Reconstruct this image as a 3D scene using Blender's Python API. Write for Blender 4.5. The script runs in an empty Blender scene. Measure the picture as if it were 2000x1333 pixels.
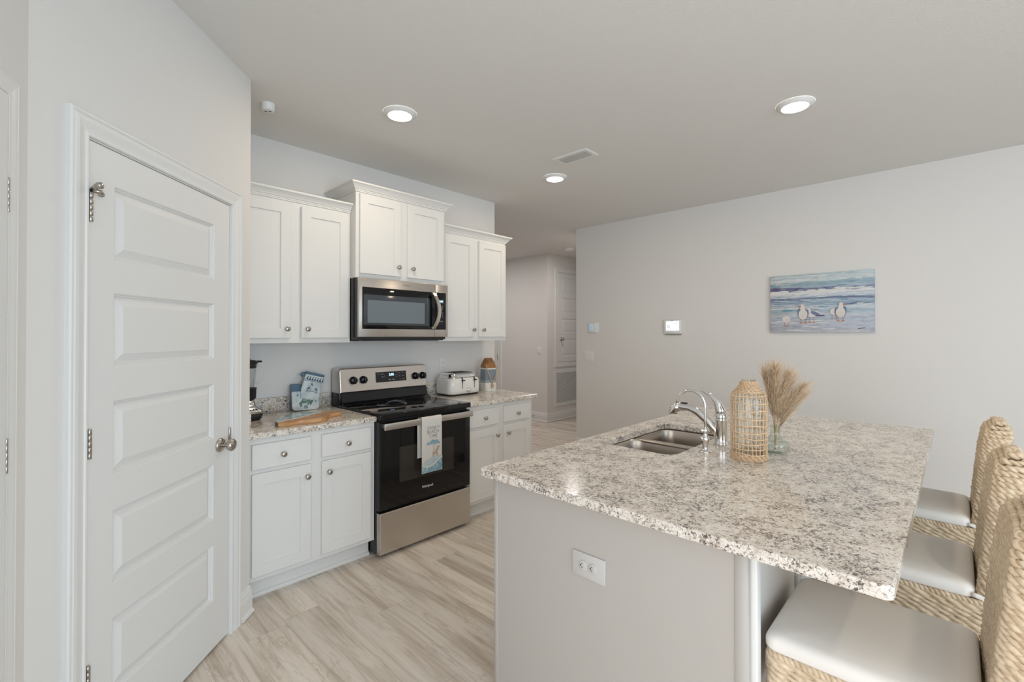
import bpy, bmesh, math, random
from mathutils import Matrix, Vector
random.seed(7)
sc = bpy.context.scene
col = sc.collection
PI = math.pi

# ------------------------------------------------------------------ camera, world, exposure
cam_d = bpy.data.cameras.new('camera'); cam = bpy.data.objects.new('camera', cam_d); col.objects.link(cam)
cam_d.sensor_width = 36.0; cam_d.lens = 912.3/2000*36.0; cam_d.shift_y = -(666.5-647.3)/2000; cam_d.clip_start = .02
cam.location = (0, 0, 1.431)
cam.rotation_euler = (PI/2+math.radians(.406), 0, math.radians(43.69-90))
sc.camera = cam
w = bpy.data.worlds.new('world'); sc.world = w; w.use_nodes = True
bg = w.node_tree.nodes['Background']; bg.inputs[0].default_value = (.86, .93, 1, 1); bg.inputs[1].default_value = .3
sc.view_settings.view_transform = 'Standard'; sc.view_settings.look = 'None'; sc.view_settings.gamma = 1
sc.view_settings.exposure = -0.05
sc.cycles.transparent_max_bounces = 24

def area(name, loc, rot, sx, sy, power, colr, shape='RECTANGLE', spread=PI):
    d = bpy.data.lights.new(name, 'AREA'); d.shape = shape; d.size = sx; d.size_y = sy
    d.energy = power; d.color = colr; d.spread = spread
    o = bpy.data.objects.new(name, d); col.objects.link(o); o.location = loc; o.rotation_euler = rot
    return o
# daylight through the glass doors (y = -4) and fill light at an added rear window (x = -2.6); the visible recessed lamps are placed with their fittings
L_DOOR = (88, 111, 131)
L_REAR = (99, 97, 98)
L_LAMP = (5.0, 4.1, 3.0)
L_HALL = (16.5, 15.6, 15.2)
def rgb(p):
    m_ = max(p); return m_, tuple(c/m_ for c in p)
e_, c_ = rgb(L_DOOR); area('daylight_doors', (.15, -3.95, 1.2), (PI/2, 0, 0), 3.2, 2.2, e_, c_)
e_, c_ = rgb(L_REAR); area('rear_fill', (-2.55, -1.1, 1.35), (PI/2, 0, -PI/2), 4.4, 2.0, e_, c_)

# ------------------------------------------------------------------ materials
def nt(m): return m.node_tree.nodes, m.node_tree.links
def mat(name, c, rough=.5, metal=0, spec=.5, emit=None, estr=0, trans=0, ior=1.45, coat=0, alpha=1):
    m = bpy.data.materials.new(name); m.use_nodes = True
    b = m.node_tree.nodes['Principled BSDF']
    b.inputs['Base Color'].default_value = (c[0], c[1], c[2], 1)
    b.inputs['Roughness'].default_value = rough; b.inputs['Metallic'].default_value = metal
    b.inputs['Specular IOR Level'].default_value = spec; b.inputs['IOR'].default_value = ior
    b.inputs['Transmission Weight'].default_value = trans; b.inputs['Coat Weight'].default_value = coat
    b.inputs['Coat Roughness'].default_value = .05
    if emit: b.inputs['Emission Color'].default_value = (*emit, 1); b.inputs['Emission Strength'].default_value = estr
    return m
def node(m, t, **k):
    n = m.node_tree.nodes.new(t)
    for a, v in k.items(): setattr(n, a, v)
    return n
def link(m, a, b): m.node_tree.links.new(a, b)
def ramp(m, stops, interp='LINEAR'):
    r = node(m, 'ShaderNodeValToRGB'); e = r.color_ramp; e.interpolation = interp
    while len(e.elements) > 1: e.elements.remove(e.elements[-1])
    e.elements[0].position = stops[0][0]; e.elements[0].color = (*stops[0][1], 1)
    for p, c in stops[1:]:
        x = e.elements.new(p); x.color = (*c, 1)
    return r
def coords(m, scale=(1, 1, 1), rot=(0, 0, 0), kind='Object'):
    t = node(m, 'ShaderNodeTexCoord'); mp = node(m, 'ShaderNodeMapping')
    mp.inputs['Scale'].default_value = scale; mp.inputs['Rotation'].default_value = rot
    link(m, t.outputs[kind], mp.inputs['Vector']); return mp.outputs['Vector']
def noise(m, vec, scale, detail=3, rough=.5, dist=0):
    n = node(m, 'ShaderNodeTexNoise'); n.inputs['Scale'].default_value = scale; n.inputs['Detail'].default_value = detail
    n.inputs['Roughness'].default_value = rough; n.inputs['Distortion'].default_value = dist
    link(m, vec, n.inputs['Vector']); return n.outputs['Fac']
def math_n(m, op, a, b=None, clamp=False):
    n = node(m, 'ShaderNodeMath', operation=op); n.use_clamp = clamp
    for i, v in enumerate((a, b)):
        if v is None: continue
        if isinstance(v, (int, float)): n.inputs[i].default_value = v
        else: link(m, v, n.inputs[i])
    return n.outputs[0]
def mix(m, fac, a, b, blend='MIX'):
    n = node(m, 'ShaderNodeMix', data_type='RGBA', blend_type=blend)
    for i, v in ((0, fac), (6, a), (7, b)):
        if isinstance(v, (int, float)): n.inputs[i].default_value = v
        elif isinstance(v, tuple): n.inputs[i].default_value = (*v, 1)
        else: link(m, v, n.inputs[i])
    return n.outputs[2]
def bump(m, h, strength, dist=.002):
    n = node(m, 'ShaderNodeBump'); n.inputs['Strength'].default_value = strength; n.inputs['Distance'].default_value = dist
    link(m, h, n.inputs['Height']); link(m, n.outputs[0], m.node_tree.nodes['Principled BSDF'].inputs['Normal'])
def setc(m, c): link(m, c, m.node_tree.nodes['Principled BSDF'].inputs['Base Color'])
def setr(m, c): link(m, c, m.node_tree.nodes['Principled BSDF'].inputs['Roughness'])

M = {}
M['wall'] = mat('wall_paint', (.775, .755, .73), .75, spec=.3)
bump(M['wall'], noise(M['wall'], coords(M['wall']), 170, 3), .12, .002)
M['ceil'] = mat('ceiling_paint', (.79, .775, .75), .85, spec=.2)
bump(M['ceil'], noise(M['ceil'], coords(M['ceil']), 95, 4, .6), .28, .003)
M['trim'] = mat('trim_paint', (.80, .795, .78), .38)
M['door'] = mat('door_paint', (.79, .785, .77), .42)
M['cab'] = mat('cabinet_paint', (.78, .77, .745), .40)
M['panel'] = mat('island_panel_shaded_paint', (.50, .47, .435), .5)  # darker than the real paint: weaker light on the end is put into the colour
M['plate'] = mat('white_plastic', (.82, .82, .80), .35)
M['plate_shaded'] = mat('shaded_white_plastic', (.585, .57, .55), .4)  # white plate darkened, carrying the shade of the island end in its colour
M['slot'] = mat('dark_slot', (.02, .02, .02), .6)
M['nickel'] = mat('brushed_nickel', (.46, .43, .395), .22, 1)
M['chrome'] = mat('chrome', (.80, .80, .80), .07, 1)
M['black'] = mat('black_enamel', (.008, .008, .010), .16)
M['glass_black'] = mat('black_glass', (.005, .005, .006), .045, spec=.5)
M['blackplastic'] = mat('black_plastic', (.012, .012, .014), .35)
M['white_print'] = mat('white_print', (.75, .75, .75), .5)
M['grey_print'] = mat('grey_print', (.30, .31, .32), .5)
M['digits'] = mat('lit_digits', (.2, .4, .8), .4, emit=(.45, .72, 1.0), estr=3.0)
m = M['steel'] = mat('brushed_steel', (.60, .565, .53), .30, 1)
setr(m, ramp(m, [(0, (.24,)*3), (1, (.36,)*3)]).outputs[0])
_r = [n for n in m.node_tree.nodes if n.type == 'VALTORGB'][0]
link(m, noise(m, coords(m, (3, 3, 420)), 1, 2), _r.inputs[0])
m = M['sinksteel'] = mat('sink_steel', (.50, .45, .40), .33, 1)

def granite(name):
    m = mat(name, (.7, .66, .6), .17, coat=.12)
    v = coords(m)
    cl = noise(m, v, 14, 3, .55, .6); wav = math_n(m, 'MULTIPLY', math_n(m, 'SUBTRACT', cl, .5), .26)
    base = ramp(m, [(.33, (.54, .47, .40)), (.42, (.745, .675, .595)), (.56, (.85, .80, .73))]); link(m, noise(m, v, 46, 4, .62), base.inputs[0])
    f2 = ramp(m, [(.535, (0, 0, 0)), (.60, (1, 1, 1))]); link(m, math_n(m, 'ADD', noise(m, v, 104, 4, .65, .9), wav), f2.inputs[0])
    c1 = mix(m, math_n(m, 'MULTIPLY', f2.outputs[0], .75), base.outputs[0], (.26, .195, .155))
    dark = ramp(m, [(.550, (0, 0, 0)), (.582, (1, 1, 1))]); link(m, math_n(m, 'ADD', noise(m, v, 96, 5, .72, 1.1), wav), dark.inputs[0])
    c2 = mix(m, math_n(m, 'MULTIPLY', dark.outputs[0], .92), c1, (.075, .058, .05))
    rs = ramp(m, [(.71, (0, 0, 0)), (.74, (1, 1, 1))]); link(m, noise(m, v, 52, 3, .6), rs.inputs[0])
    setc(m, mix(m, rs.outputs[0], c2, (.06, .03, .02)))
    return m
M['granite'] = granite('speckled_granite')

# plank floor: boards run along y, 0.18 m wide, 1.22 m long
m = M['floor'] = mat('vinyl_plank_floor', (.6, .55, .48), .42)
tc = node(m, 'ShaderNodeTexCoord'); sx = node(m, 'ShaderNodeSeparateXYZ'); link(m, tc.outputs['Object'], sx.inputs[0])
u = math_n(m, 'DIVIDE', sx.outputs[0], .181); row = math_n(m, 'FLOOR', u); fu = math_n(m, 'FRACT', u)
wn = node(m, 'ShaderNodeTexWhiteNoise', noise_dimensions='1D'); link(m, row, wn.inputs['W'])
vv = math_n(m, 'ADD', math_n(m, 'DIVIDE', sx.outputs[1], 1.22), math_n(m, 'MULTIPLY', wn.outputs['Value'], 7.3))
cell = math_n(m, 'FLOOR', vv); fv = math_n(m, 'FRACT', vv)
wn2 = node(m, 'ShaderNodeTexWhiteNoise', noise_dimensions='2D'); cb = node(m, 'ShaderNodeCombineXYZ')
link(m, row, cb.inputs[0]); link(m, cell, cb.inputs[1]); link(m, cb.outputs[0], wn2.inputs['Vector'])
off = node(m, 'ShaderNodeCombineXYZ')
link(m, math_n(m, 'ADD', sx.outputs[0], math_n(m, 'MULTIPLY', wn2.outputs['Value'], 31.0)), off.inputs[0])
link(m, math_n(m, 'ADD', sx.outputs[1], math_n(m, 'MULTIPLY', wn2.outputs['Value'], 17.0)), off.inputs[1])
def smap(scale):
    mp = node(m, 'ShaderNodeMapping'); mp.inputs['Scale'].default_value = scale; link(m, off.outputs[0], mp.inputs['Vector']); return mp.outputs['Vector']
g1 = noise(m, smap((11, .95, 1)), 1.0, 5, .62, 1.1)
g2 = noise(m, smap((46, 2.2, 1)), 1.0, 4, .6, .6)
gr = ramp(m, [(.33, (.44, .355, .28)), (.44, (.61, .53, .45)), (.53, (.735, .665, .585)), (.66, (.80, .74, .665))])
link(m, math_n(m, 'ADD', math_n(m, 'MULTIPLY', g1, .74), math_n(m, 'MULTIPLY', g2, .26)), gr.inputs[0])
tint = math_n(m, 'ADD', .90, math_n(m, 'MULTIPLY', wn2.outputs['Value'], .16))
ct = mix(m, 1.0, gr.outputs[0], (1, 1, 1), 'MULTIPLY')
mm = node(m, 'ShaderNodeMix', data_type='RGBA', blend_type='MULTIPLY'); mm.inputs[0].default_value = 1
link(m, gr.outputs[0], mm.inputs[6]); tcb = node(m, 'ShaderNodeCombineColor')
for i in range(3): link(m, tint, tcb.inputs[i])
link(m, tcb.outputs[0], mm.inputs[7])
vein = ramp(m, [(.485, (0, 0, 0)), (.5, (1, 1, 1)), (.515, (0, 0, 0))]); link(m, noise(m, smap((6, .7, 1)), 1.0, 4, .65, 1.6), vein.inputs[0])
vc = mix(m, math_n(m, 'MULTIPLY', vein.outputs[0], .34), mm.outputs[2], (.33, .26, .20))
seam = math_n(m, 'MAXIMUM', math_n(m, 'LESS_THAN', fu, .010), math_n(m, 'LESS_THAN', fv, .0022))
setc(m, mix(m, math_n(m, 'MULTIPLY', seam, .45), vc, (.30, .25, .21)))

def fibre(name, c0, c1, scale=60):
    m = mat(name, c0, .7, spec=.25)
    r = ramp(m, [(.3, c0), (.7, c1)]); link(m, noise(m, coords(m), scale, 3, .6), r.inputs[0]); setc(m, r.outputs[0])
    return m
M['seagrass'] = fibre('seagrass', (.58, .44, .295), (.79, .66, .49), 45)
M['core'] = mat('dark_weave_core', (.17, .12, .08), .9)
M['twine'] = fibre('straw_twine', (.66, .45, .27), (.80, .60, .41), 80)
M['plume'] = fibre('dry_grass', (.56, .40, .245), (.74, .58, .41), 60)
M['stalk'] = mat('dry_stalk', (.42, .29, .15), .8)
M['cushion'] = mat('cushion_cloth', (.86, .83, .785), .85, spec=.2)
bump(M['cushion'], noise(M['cushion'], coords(M['cushion']), 400, 2), .05, .001)
def thin_glass(name, tint):
    m = bpy.data.materials.new(name); m.use_nodes = True; n = m.node_tree.nodes; n.remove(n['Principled BSDF'])
    t = node(m, 'ShaderNodeBsdfTransparent'); t.inputs[0].default_value = (*tint, 1)
    g = node(m, 'ShaderNodeBsdfGlossy'); g.inputs['Roughness'].default_value = .03
    lw = node(m, 'ShaderNodeLayerWeight'); lw.inputs[0].default_value = .5
    f = node(m, 'ShaderNodeMath', operation='MULTIPLY_ADD'); f.inputs[1].default_value = .55; f.inputs[2].default_value = .04
    pw = node(m, 'ShaderNodeMath', operation='POWER'); pw.inputs[1].default_value = 3.0; link(m, lw.outputs['Facing'], pw.inputs[0]); link(m, pw.outputs[0], f.inputs[0])
    x = node(m, 'ShaderNodeMixShader'); link(m, f.outputs[0], x.inputs[0]); link(m, t.outputs[0], x.inputs[1]); link(m, g.outputs[0], x.inputs[2])
    link(m, x.outputs[0], n['Material Output'].inputs[0]); return m
M['glass'] = thin_glass('clear_glass', (.97, .98, .975))
M['glass_green'] = thin_glass('pale_green_glass', (.945, .975, .962))
M['acacia'] = mat('acacia_wood', (.45, .24, .10), .4)
m = M['acacia']; r = ramp(m, [(.3, (.27, .115, .04)), (.5, (.52, .27, .11)), (.7, (.66, .40, .19))]); link(m, noise(m, coords(m, (4, 40, 40), (0, 0, .25)), 1, 4, .6, 1.2), r.inputs[0]); setc(m, r.outputs[0])
M['resin'] = mat('sea_resin', (.35, .46, .48), .12)
m = M['resin']; r = ramp(m, [(.3, (.10, .18, .22)), (.46, (.28, .42, .46)), (.56, (.46, .56, .57)), (.72, (.74, .79, .78))]); link(m, noise(m, coords(m), 24, 5, .65, 1.0), r.inputs[0]); setc(m, r.outputs[0])
M['resin_edge'] = mat('dark_resin_edge', (.02, .035, .045), .15)
M['foam_white'] = mat('white_paint_line', (.85, .85, .82), .3)
M['teak'] = mat('brown_wood', (.34, .17, .06), .45)
m = M['teak']; r = ramp(m, [(.3, (.20, .085, .025)), (.7, (.44, .23, .09))]); link(m, noise(m, coords(m, (60, 60, 8)), 1, 4), r.inputs[0]); setc(m, r.outputs[0])
M['blue_grey'] = mat('blue_grey_paint', (.215, .265, .32), .5)
M['sage'] = mat('sage_paint', (.34, .415, .415), .5)
M['white_paint'] = mat('white_paint', (.80, .79, .75), .4)
M['jute'] = fibre('jute_rope', (.50, .33, .18), (.68, .48, .30), 200)
M['toaster'] = mat('cream_toaster_enamel', (.82, .81, .78), .18, coat=.4)
M['denim'] = mat('slate_blue_cloth', (.115, .19, .27), .9)
M['mitt'] = mat('printed_cloth', (.62, .70, .71), .9, spec=.2)
m = M['mitt']; r = ramp(m, [(.35, (.50, .60, .62)), (.6, (.70, .75, .75))]); link(m, noise(m, coords(m), 22, 3), r.inputs[0]); setc(m, r.outputs[0])
M['ink'] = mat('navy_ink', (.07, .115, .19), .9)
M['turtle'] = mat('turtle_green', (.12, .225, .19), .9)
M['turtle2'] = mat('turtle_light_green', (.27, .40, .30), .9)
M['shade_hole'] = mat('dark_lining', (.02, .03, .05), .95)
M['towel'] = mat('towel_linen', (.70, .685, .65), .95, spec=.1)
bump(M['towel'], noise(M['towel'], coords(M['towel']), 600, 2), .2, .0006)
M['tw_teal'] = mat('towel_teal_print', (.20, .34, .42), .95, spec=.1)
m = M['tw_teal']; r = ramp(m, [(.35, (.13, .27, .38)), (.5, (.28, .43, .51)), (.65, (.50, .62, .66))]); link(m, noise(m, coords(m, (70, 70, 22)), 1, 3, .6, 2), r.inputs[0]); setc(m, r.outputs[0])
M['tw_wave'] = mat('towel_wave_print', (.50, .58, .60), .95, spec=.1)
M['tw_tan'] = mat('towel_tan_print', (.52, .39, .29), .95, spec=.1)
M['tw_ink'] = mat('towel_letter_ink', (.20, .22, .23), .95, spec=.1)
M['screen'] = mat('lit_screen', (.8, .9, 1), .3, emit=(.82, .92, 1.0), estr=.75)
M['screen_blue'] = mat('pale_blue_screen', (.45, .60, .74), .3, emit=(.5, .68, .85), estr=.25)
M['lens'] = mat('lamp_lens', (1, 1, 1), .4, emit=(1.0, .96, .90), estr=9.0)
M['canvas_edge'] = mat('canvas_edge', (.66, .70, .73), .7)
M['rubber'] = mat('white_rubber', (.75, .74, .72), .7)
M['win_frame'] = mat('window_frame', (.8, .8, .79), .4)

# ------------------------------------------------------------------ mesh helpers
ID = Matrix.Identity(4)
def frame(ox, oy, ax, ay, bx, by):
    return Matrix(((ax, bx, 0, ox), (ay, by, 0, oy), (0, 0, 1, 0), (0, 0, 0, 1)))
q = math.sqrt(.5)
T_PANTRY = frame(0, 0, q, q, -q, q)            # local x along the wall, y into it (surface at 1.3)
_l = math.hypot(.45, 1)
T_LEFT = frame(.004, 1.84, .45/_l, 1/_l, -1/_l, .45/_l)   # surface at local y = 0, x <= 0
T_MX = frame(0, 0, 0, -1, 1, 0)                # faces -x: local x = -Y, local y = X

class MB:
    def __init__(s, T=ID): s.v = []; s.f = []; s.mi = []; s.sm = []; s.T = T
    def add(s, vs, fs, mi=0, smooth=False):
        b = len(s.v); s.v += [tuple(p) for p in vs]
        for f in fs: s.f.append([i+b for i in f]); s.mi.append(mi); s.sm.append(smooth)
    def box(s, x0, x1, y0, y1, z0, z1, mi=0, bev=0, seg=2):
        x0, x1 = sorted((x0, x1)); y0, y1 = sorted((y0, y1)); z0, z1 = sorted((z0, z1))
        vs = [(x, y, z) for z in (z0, z1) for y in (y0, y1) for x in (x0, x1)]
        fs = [(0, 2, 3, 1), (4, 5, 7, 6), (0, 1, 5, 4), (2, 6, 7, 3), (0, 4, 6, 2), (1, 3, 7, 5)]
        if bev <= 0: s.add(vs, fs, mi); return
        bm = bmesh.new(); V = [bm.verts.new(p) for p in vs]
        for f in fs: bm.faces.new([V[i] for i in f])
        bmesh.ops.bevel(bm, geom=bm.edges[:], offset=bev, segments=seg, affect='EDGES', profile=.5)
        s.addbm(bm, mi, True)
    def addbm(s, bm, mi=0, smooth=False):
        bm.verts.index_update()
        s.add([v.co[:] for v in bm.verts], [[v.index for v in f.verts] for f in bm.faces], mi, smooth); bm.free()
    def prism(s, pts, a0, a1, axis='x', mi=0, smooth=False):
        # pts: closed 2d outline in the other two axes, ordered; axis is the extrusion direction
        n = len(pts)
        def P(p, a): return {'x': (a, p[0], p[1]), 'y': (p[0], a, p[1]), 'z': (p[0], p[1], a)}[axis]
        vs = [P(p, a0) for p in pts]+[P(p, a1) for p in pts]
        fs = [[i, (i+1) % n, n+(i+1) % n, n+i] for i in range(n)]
        s.add(vs, fs, mi, smooth); s.add(vs, [list(range(n))[::-1], list(range(n, 2*n))], mi, False)
    def loft(s, rings, mi=0, smooth=True, caps=(True, True), closed=True):
        n = len(rings[0]); vs = [p for r in rings for p in r]; fs = []
        for k in range(len(rings)-1):
            for i in range(n if closed else n-1):
                j = (i+1) % n; fs.append([k*n+i, k*n+j, (k+1)*n+j, (k+1)*n+i])
        if caps[0]: fs.append(list(range(n))[::-1])
        if caps[1]: fs.append([(len(rings)-1)*n+i for i in range(n)])
        s.add(vs, fs, mi, smooth)
    def lathe(s, prof, org=(0, 0, 0), axis='z', n=24, mi=0, smooth=True, sx=1, sy=1, caps=(True, True)):
        rings = []
        for r, h in prof:
            ring = []
            for i in range(n):
                a = 2*PI*i/n; c, d = r*math.cos(a)*sx, r*math.sin(a)*sy
                p = {'z': (c, d, h), 'y': (c, h, d), '-y': (c, -h, -d), 'x': (h, c, d), '-x': (-h, d, c)}[axis]
                ring.append((org[0]+p[0], org[1]+p[1], org[2]+p[2]))
            rings.append(ring)
        s.loft(rings, mi, smooth, caps)
    def tube(s, path, rad, n=8, mi=0, closed=False, caps=True, flat=None):
        P = [Vector(p) for p in path]; m_ = len(P); rings = []
        R = rad if isinstance(rad, (list, tuple)) else [rad]*m_
        up = None
        for i in range(m_):
            if closed: t = P[(i+1) % m_]-P[i-1]
            else: t = P[min(i+1, m_-1)]-P[max(i-1, 0)]
            t.normalize()
            if up is None:
                up = Vector((0, 0, 1)) if abs(t.z) < .9 else Vector((1, 0, 0))
            a = up-t*up.dot(t)
            if a.length < 1e-6: a = Vector((1, 0, 0))-t*t.x
            a.normalize(); up = a; b = t.cross(a)
            fx, fy = flat if flat else (1, 1)
            rings.append([tuple(P[i]+(a*math.cos(2*PI*k/n)*fx+b*math.sin(2*PI*k/n)*fy)*R[i]) for k in range(n)])
        if closed: rings.append(rings[0]); s.loft(rings, mi, True, (False, False))
        else: s.loft(rings, mi, True, (caps, caps))
    def nested(s, x0, x1, z0, z1, yf, loops, mi=0, fill=True):
        # concentric rectangles facing -y: loops = [(inset, depth)], back to centre
        L = [[(x0+i, yf+d, z0+i), (x1-i, yf+d, z0+i), (x1-i, yf+d, z1-i), (x0+i, yf+d, z1-i)] for i, d in loops]
        s.loft(L, mi, False, (False, fill))
    def build(s, name, mats, parent=None, loc=None, T=None):
        me = bpy.data.meshes.new(name); Tm = T or s.T
        off = Vector((0, 0, 0)); p = parent
        while p is not None: off += p.location; p = p.parent
        if loc is not None: off = off+Vector(loc)
        me.from_pydata([(Tm @ Vector(v))-off for v in s.v], [], s.f)
        for mm_ in (mats if isinstance(mats, (list, tuple)) else [mats]): me.materials.append(mm_)
        me.polygons.foreach_set('material_index', s.mi); me.polygons.foreach_set('use_smooth', s.sm)
        bm = bmesh.new(); bm.from_mesh(me); bmesh.ops.recalc_face_normals(bm, faces=bm.faces[:]); bm.to_mesh(me); bm.free()
        me.update()
        o = bpy.data.objects.new(name, me); col.objects.link(o)
        if parent is not None: o.parent = parent
        if loc is not None: o.location = loc
        return o
def smooth_angle(o, deg=40):
    me = o.data
    try: me.set_sharp_from_angle(angle=math.radians(deg))
    except Exception: pass
    return o
def thing(name, label, cat, loc, group=None):
    o = bpy.data.objects.new(name, None); col.objects.link(o); o.location = loc; o.empty_display_size = .05
    o['label'] = label; o['category'] = cat
    if group: o['group'] = group
    return o
def tag(o, label, cat, group=None):
    o['label'] = label; o['category'] = cat
    if group: o['group'] = group
    return o
def struct(name, mb, mt, parent=None, label=None):
    o = mb.build(name, mt, parent)
    if parent is None: o['kind'] = 'structure'
    if label: o['label'] = label
    return o
def sroot(name, loc):
    o = bpy.data.objects.new(name, None); col.objects.link(o); o.location = loc; o['kind'] = 'structure'; o.empty_display_size = .05
    return o
def dup(root, delta, label, group=None):
    r = root.copy(); col.objects.link(r); r.location = root.location+Vector(delta); r['label'] = label
    if group: r['group'] = group
    def rec(src, dst):
        for ch in [o for o in bpy.data.objects if o.parent == src]:
            c = ch.copy(); col.objects.link(c); c.parent = dst; rec(ch, c)
    rec(root, r); return r
def rrect(x0, x1, y0, y1, r, z, n=5):
    pts = []
    for cx, cy, a0 in ((x1-r, y1-r, 0), (x0+r, y1-r, PI/2), (x0+r, y0+r, PI), (x1-r, y0+r, 1.5*PI)):
        for i in range(n+1):
            a = a0+PI/2*i/n; pts.append((cx+r*math.cos(a), cy+r*math.sin(a), z))
    return pts
def text(name, body, size, T, mt, parent, shear=0, extrude=.0004, align='CENTER', sx=1.0, spacing=1.0, offset=0):
    cu = bpy.data.curves.new(name, 'FONT'); cu.body = body; cu.size = size; cu.align_x = align; cu.align_y = 'CENTER'
    cu.extrude = extrude; cu.shear = shear; cu.offset = offset; cu.space_character = spacing
    tmp = bpy.data.objects.new(name+'_tmp', cu); col.objects.link(tmp)
    dg = bpy.context.evaluated_depsgraph_get(); me = bpy.data.meshes.new_from_object(tmp.evaluated_get(dg))
    col.objects.unlink(tmp); bpy.data.objects.remove(tmp); bpy.data.curves.remove(cu)
    off = Vector((0, 0, 0)); p = parent
    while p is not None: off += p.location; p = p.parent
    for v in me.vertices: v.co = (T @ Vector((v.co.x*sx, v.co.y, v.co.z)))-off
    me.materials.clear(); me.materials.append(mt)
    o = bpy.data.objects.new(name, me); col.objects.link(o); o.parent = parent; return o
def TXT(x, y, z, T=ID, tilt=0):
    # text plane standing upright, facing local -y
    return T @ Matrix.Translation((x, y, z)) @ Matrix.Rotation(PI/2+tilt, 4, 'X')
def helix_rows(mb, path_fn, rows, rs, rh, period, sides=5, step=.0042, mi=0, jitter=.0):
    # every row is a closed two-strand twist laid along path_fn(row) -> list of (x,y,z)
    for rw in rows:
        P = [Vector(p) for p in path_fn(rw)]; n = len(P)
        seg = [(P[(i+1) % n]-P[i]).length for i in range(n)]; L = sum(seg)
        N = max(24, int(L/step)); turns = max(1, round(L/period)); cum = [0]
        for d in seg: cum.append(cum[-1]+d)
        pts = []; k = 0
        for i in range(N):
            t = L*i/N
            while cum[k+1] < t: k += 1
            f = (t-cum[k])/max(1e-9, seg[k]); pts.append(P[k].lerp(P[(k+1) % n], f))
        ph0 = random.random()*6.28
        for st in range(2):
            strand = []; rr = []
            for i in range(N):
                tg = (pts[(i+1) % N]-pts[i-1]).normalized(); up = Vector((0, 0, 1)); up = (up-tg*up.dot(tg)).normalized(); sd = tg.cross(up)
                a = ph0+st*PI+2*PI*turns*i/N
                strand.append(pts[i]+up*math.cos(a)*rh+sd*math.sin(a)*rh*.8); rr.append(rs*(1+jitter*math.sin(i*.37+ph0)))
            mb.tube(strand, rr, sides, mi, closed=True)

# ================================================================== THE SETTING
H = 2.751
YW = 3.357; XWE = 3.261; XP = 4.789; YP = 3.461; XH = 5.902; YH = 4.843
PC = (.810, 2.649)                                # outer pantry corner
mb = MB(); mb.box(-3.4, 8.2, -4.3, 8.4, -.1, 0); struct('floor', mb, M['floor'])
mb = MB(); mb.box(-3.4, 8.2, -4.3, 8.4, H, H+.1); struct('ceiling', mb, M['ceil'])
mb = MB(); mb.box(.69, XWE, YW, YW+.12, 0, H); struct('wall_kitchen', mb, M['wall'])
mb = MB(); mb.box(.69, .81, 2.65, YW, 0, H); struct('wall_pantry_side', mb, M['wall'])
# diagonal pantry wall with the door opening (s 1.482..2.277, to z 2.06)
mb = MB(T_PANTRY)
mb.box(1.26, 1.482, 1.3, 1.42, 0, H); mb.box(2.277, 2.446, 1.3, 1.42, 0, H); mb.box(1.482, 2.277, 1.3, 1.42, 2.06, H)
struct('wall_pantry', mb, M['wall'])
mb = MB(T_LEFT); mb.box(-1.25, .06, 0, .12, 0, H); struct('wall_left', mb, M['wall'])
mb = MB(T_MX); mb.box(-YP, 4.2, XP, XP+.12, 0, H); struct('wall_right', mb, M['wall'])
mb = MB(); mb.box(XP+.12, 8.1, YP-.12, YP, 0, H); struct('wall_hall_near', mb, M['wall'])
mb = MB(); mb.box(XH, XH+.12, YH, 8.2, 0, H); struct('wall_hall', mb, M['wall'])
mb = MB(); mb.box(XH+.12, 8.1, YH, YH+.12, 0, H); struct('wall_hall_return', mb, M['wall'])
mb = MB(); mb.box(8.0, 8.12, 3.3, 5.0, 0, H); struct('wall_hall_end', mb, M['wall'])
mb = MB(); mb.box(2.2, XH+.12, 8.1, 8.22, 0, H); mb.box(2.1, 2.22, YW+.12, 8.22, 0, H); struct('wall_foyer', mb, M['wall'])
# living side with wide glass doors
mb = MB(); mb.box(-3.4, -1.5, -4.12, -4, 0, H); mb.box(1.8, 4.95, -4.12, -4, 0, H); mb.box(-1.5, 1.8, -4.12, -4, 2.35, H)
struct('wall_front', mb, M['wall'])
mb = MB()
for x in (-1.5, -.42, .66, 1.74): mb.box(x, x+.06, -4.1, -4.02, 0, 2.35)
mb.box(-1.5, 1.8, -4.1, -4.02, 2.29, 2.35); mb.box(-1.5, 1.8, -4.1, -4.02, 0, .05)
struct('window_1', mb, M['win_frame'])
mb = MB(); mb.box(-2.72, -2.6, -4.12, -3.4, 0, H); mb.box(-2.72, -2.6, 1.2, 2.3, 0, H); mb.box(-2.72, -2.6, -3.4, 1.2, 0, .25); mb.box(-2.72, -2.6, -3.4, 1.2, 2.40, H)
mb.box(-2.72, .0, 2.2, 2.32, 0, H); struct('wall_rear', mb, M['wall'])
mb = MB()
for y in (-3.4, -2.27, -1.13, 0, 1.14): mb.box(-2.70, -2.62, y, y+.06, .25, 2.40)
mb.box(-2.70, -2.62, -3.4, 1.2, .25, .31); mb.box(-2.70, -2.62, -3.4, 1.2, 2.34, 2.40); struct('added_window', mb, M['win_frame'])  # unseen window, added to bring more light from behind the camera

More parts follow.
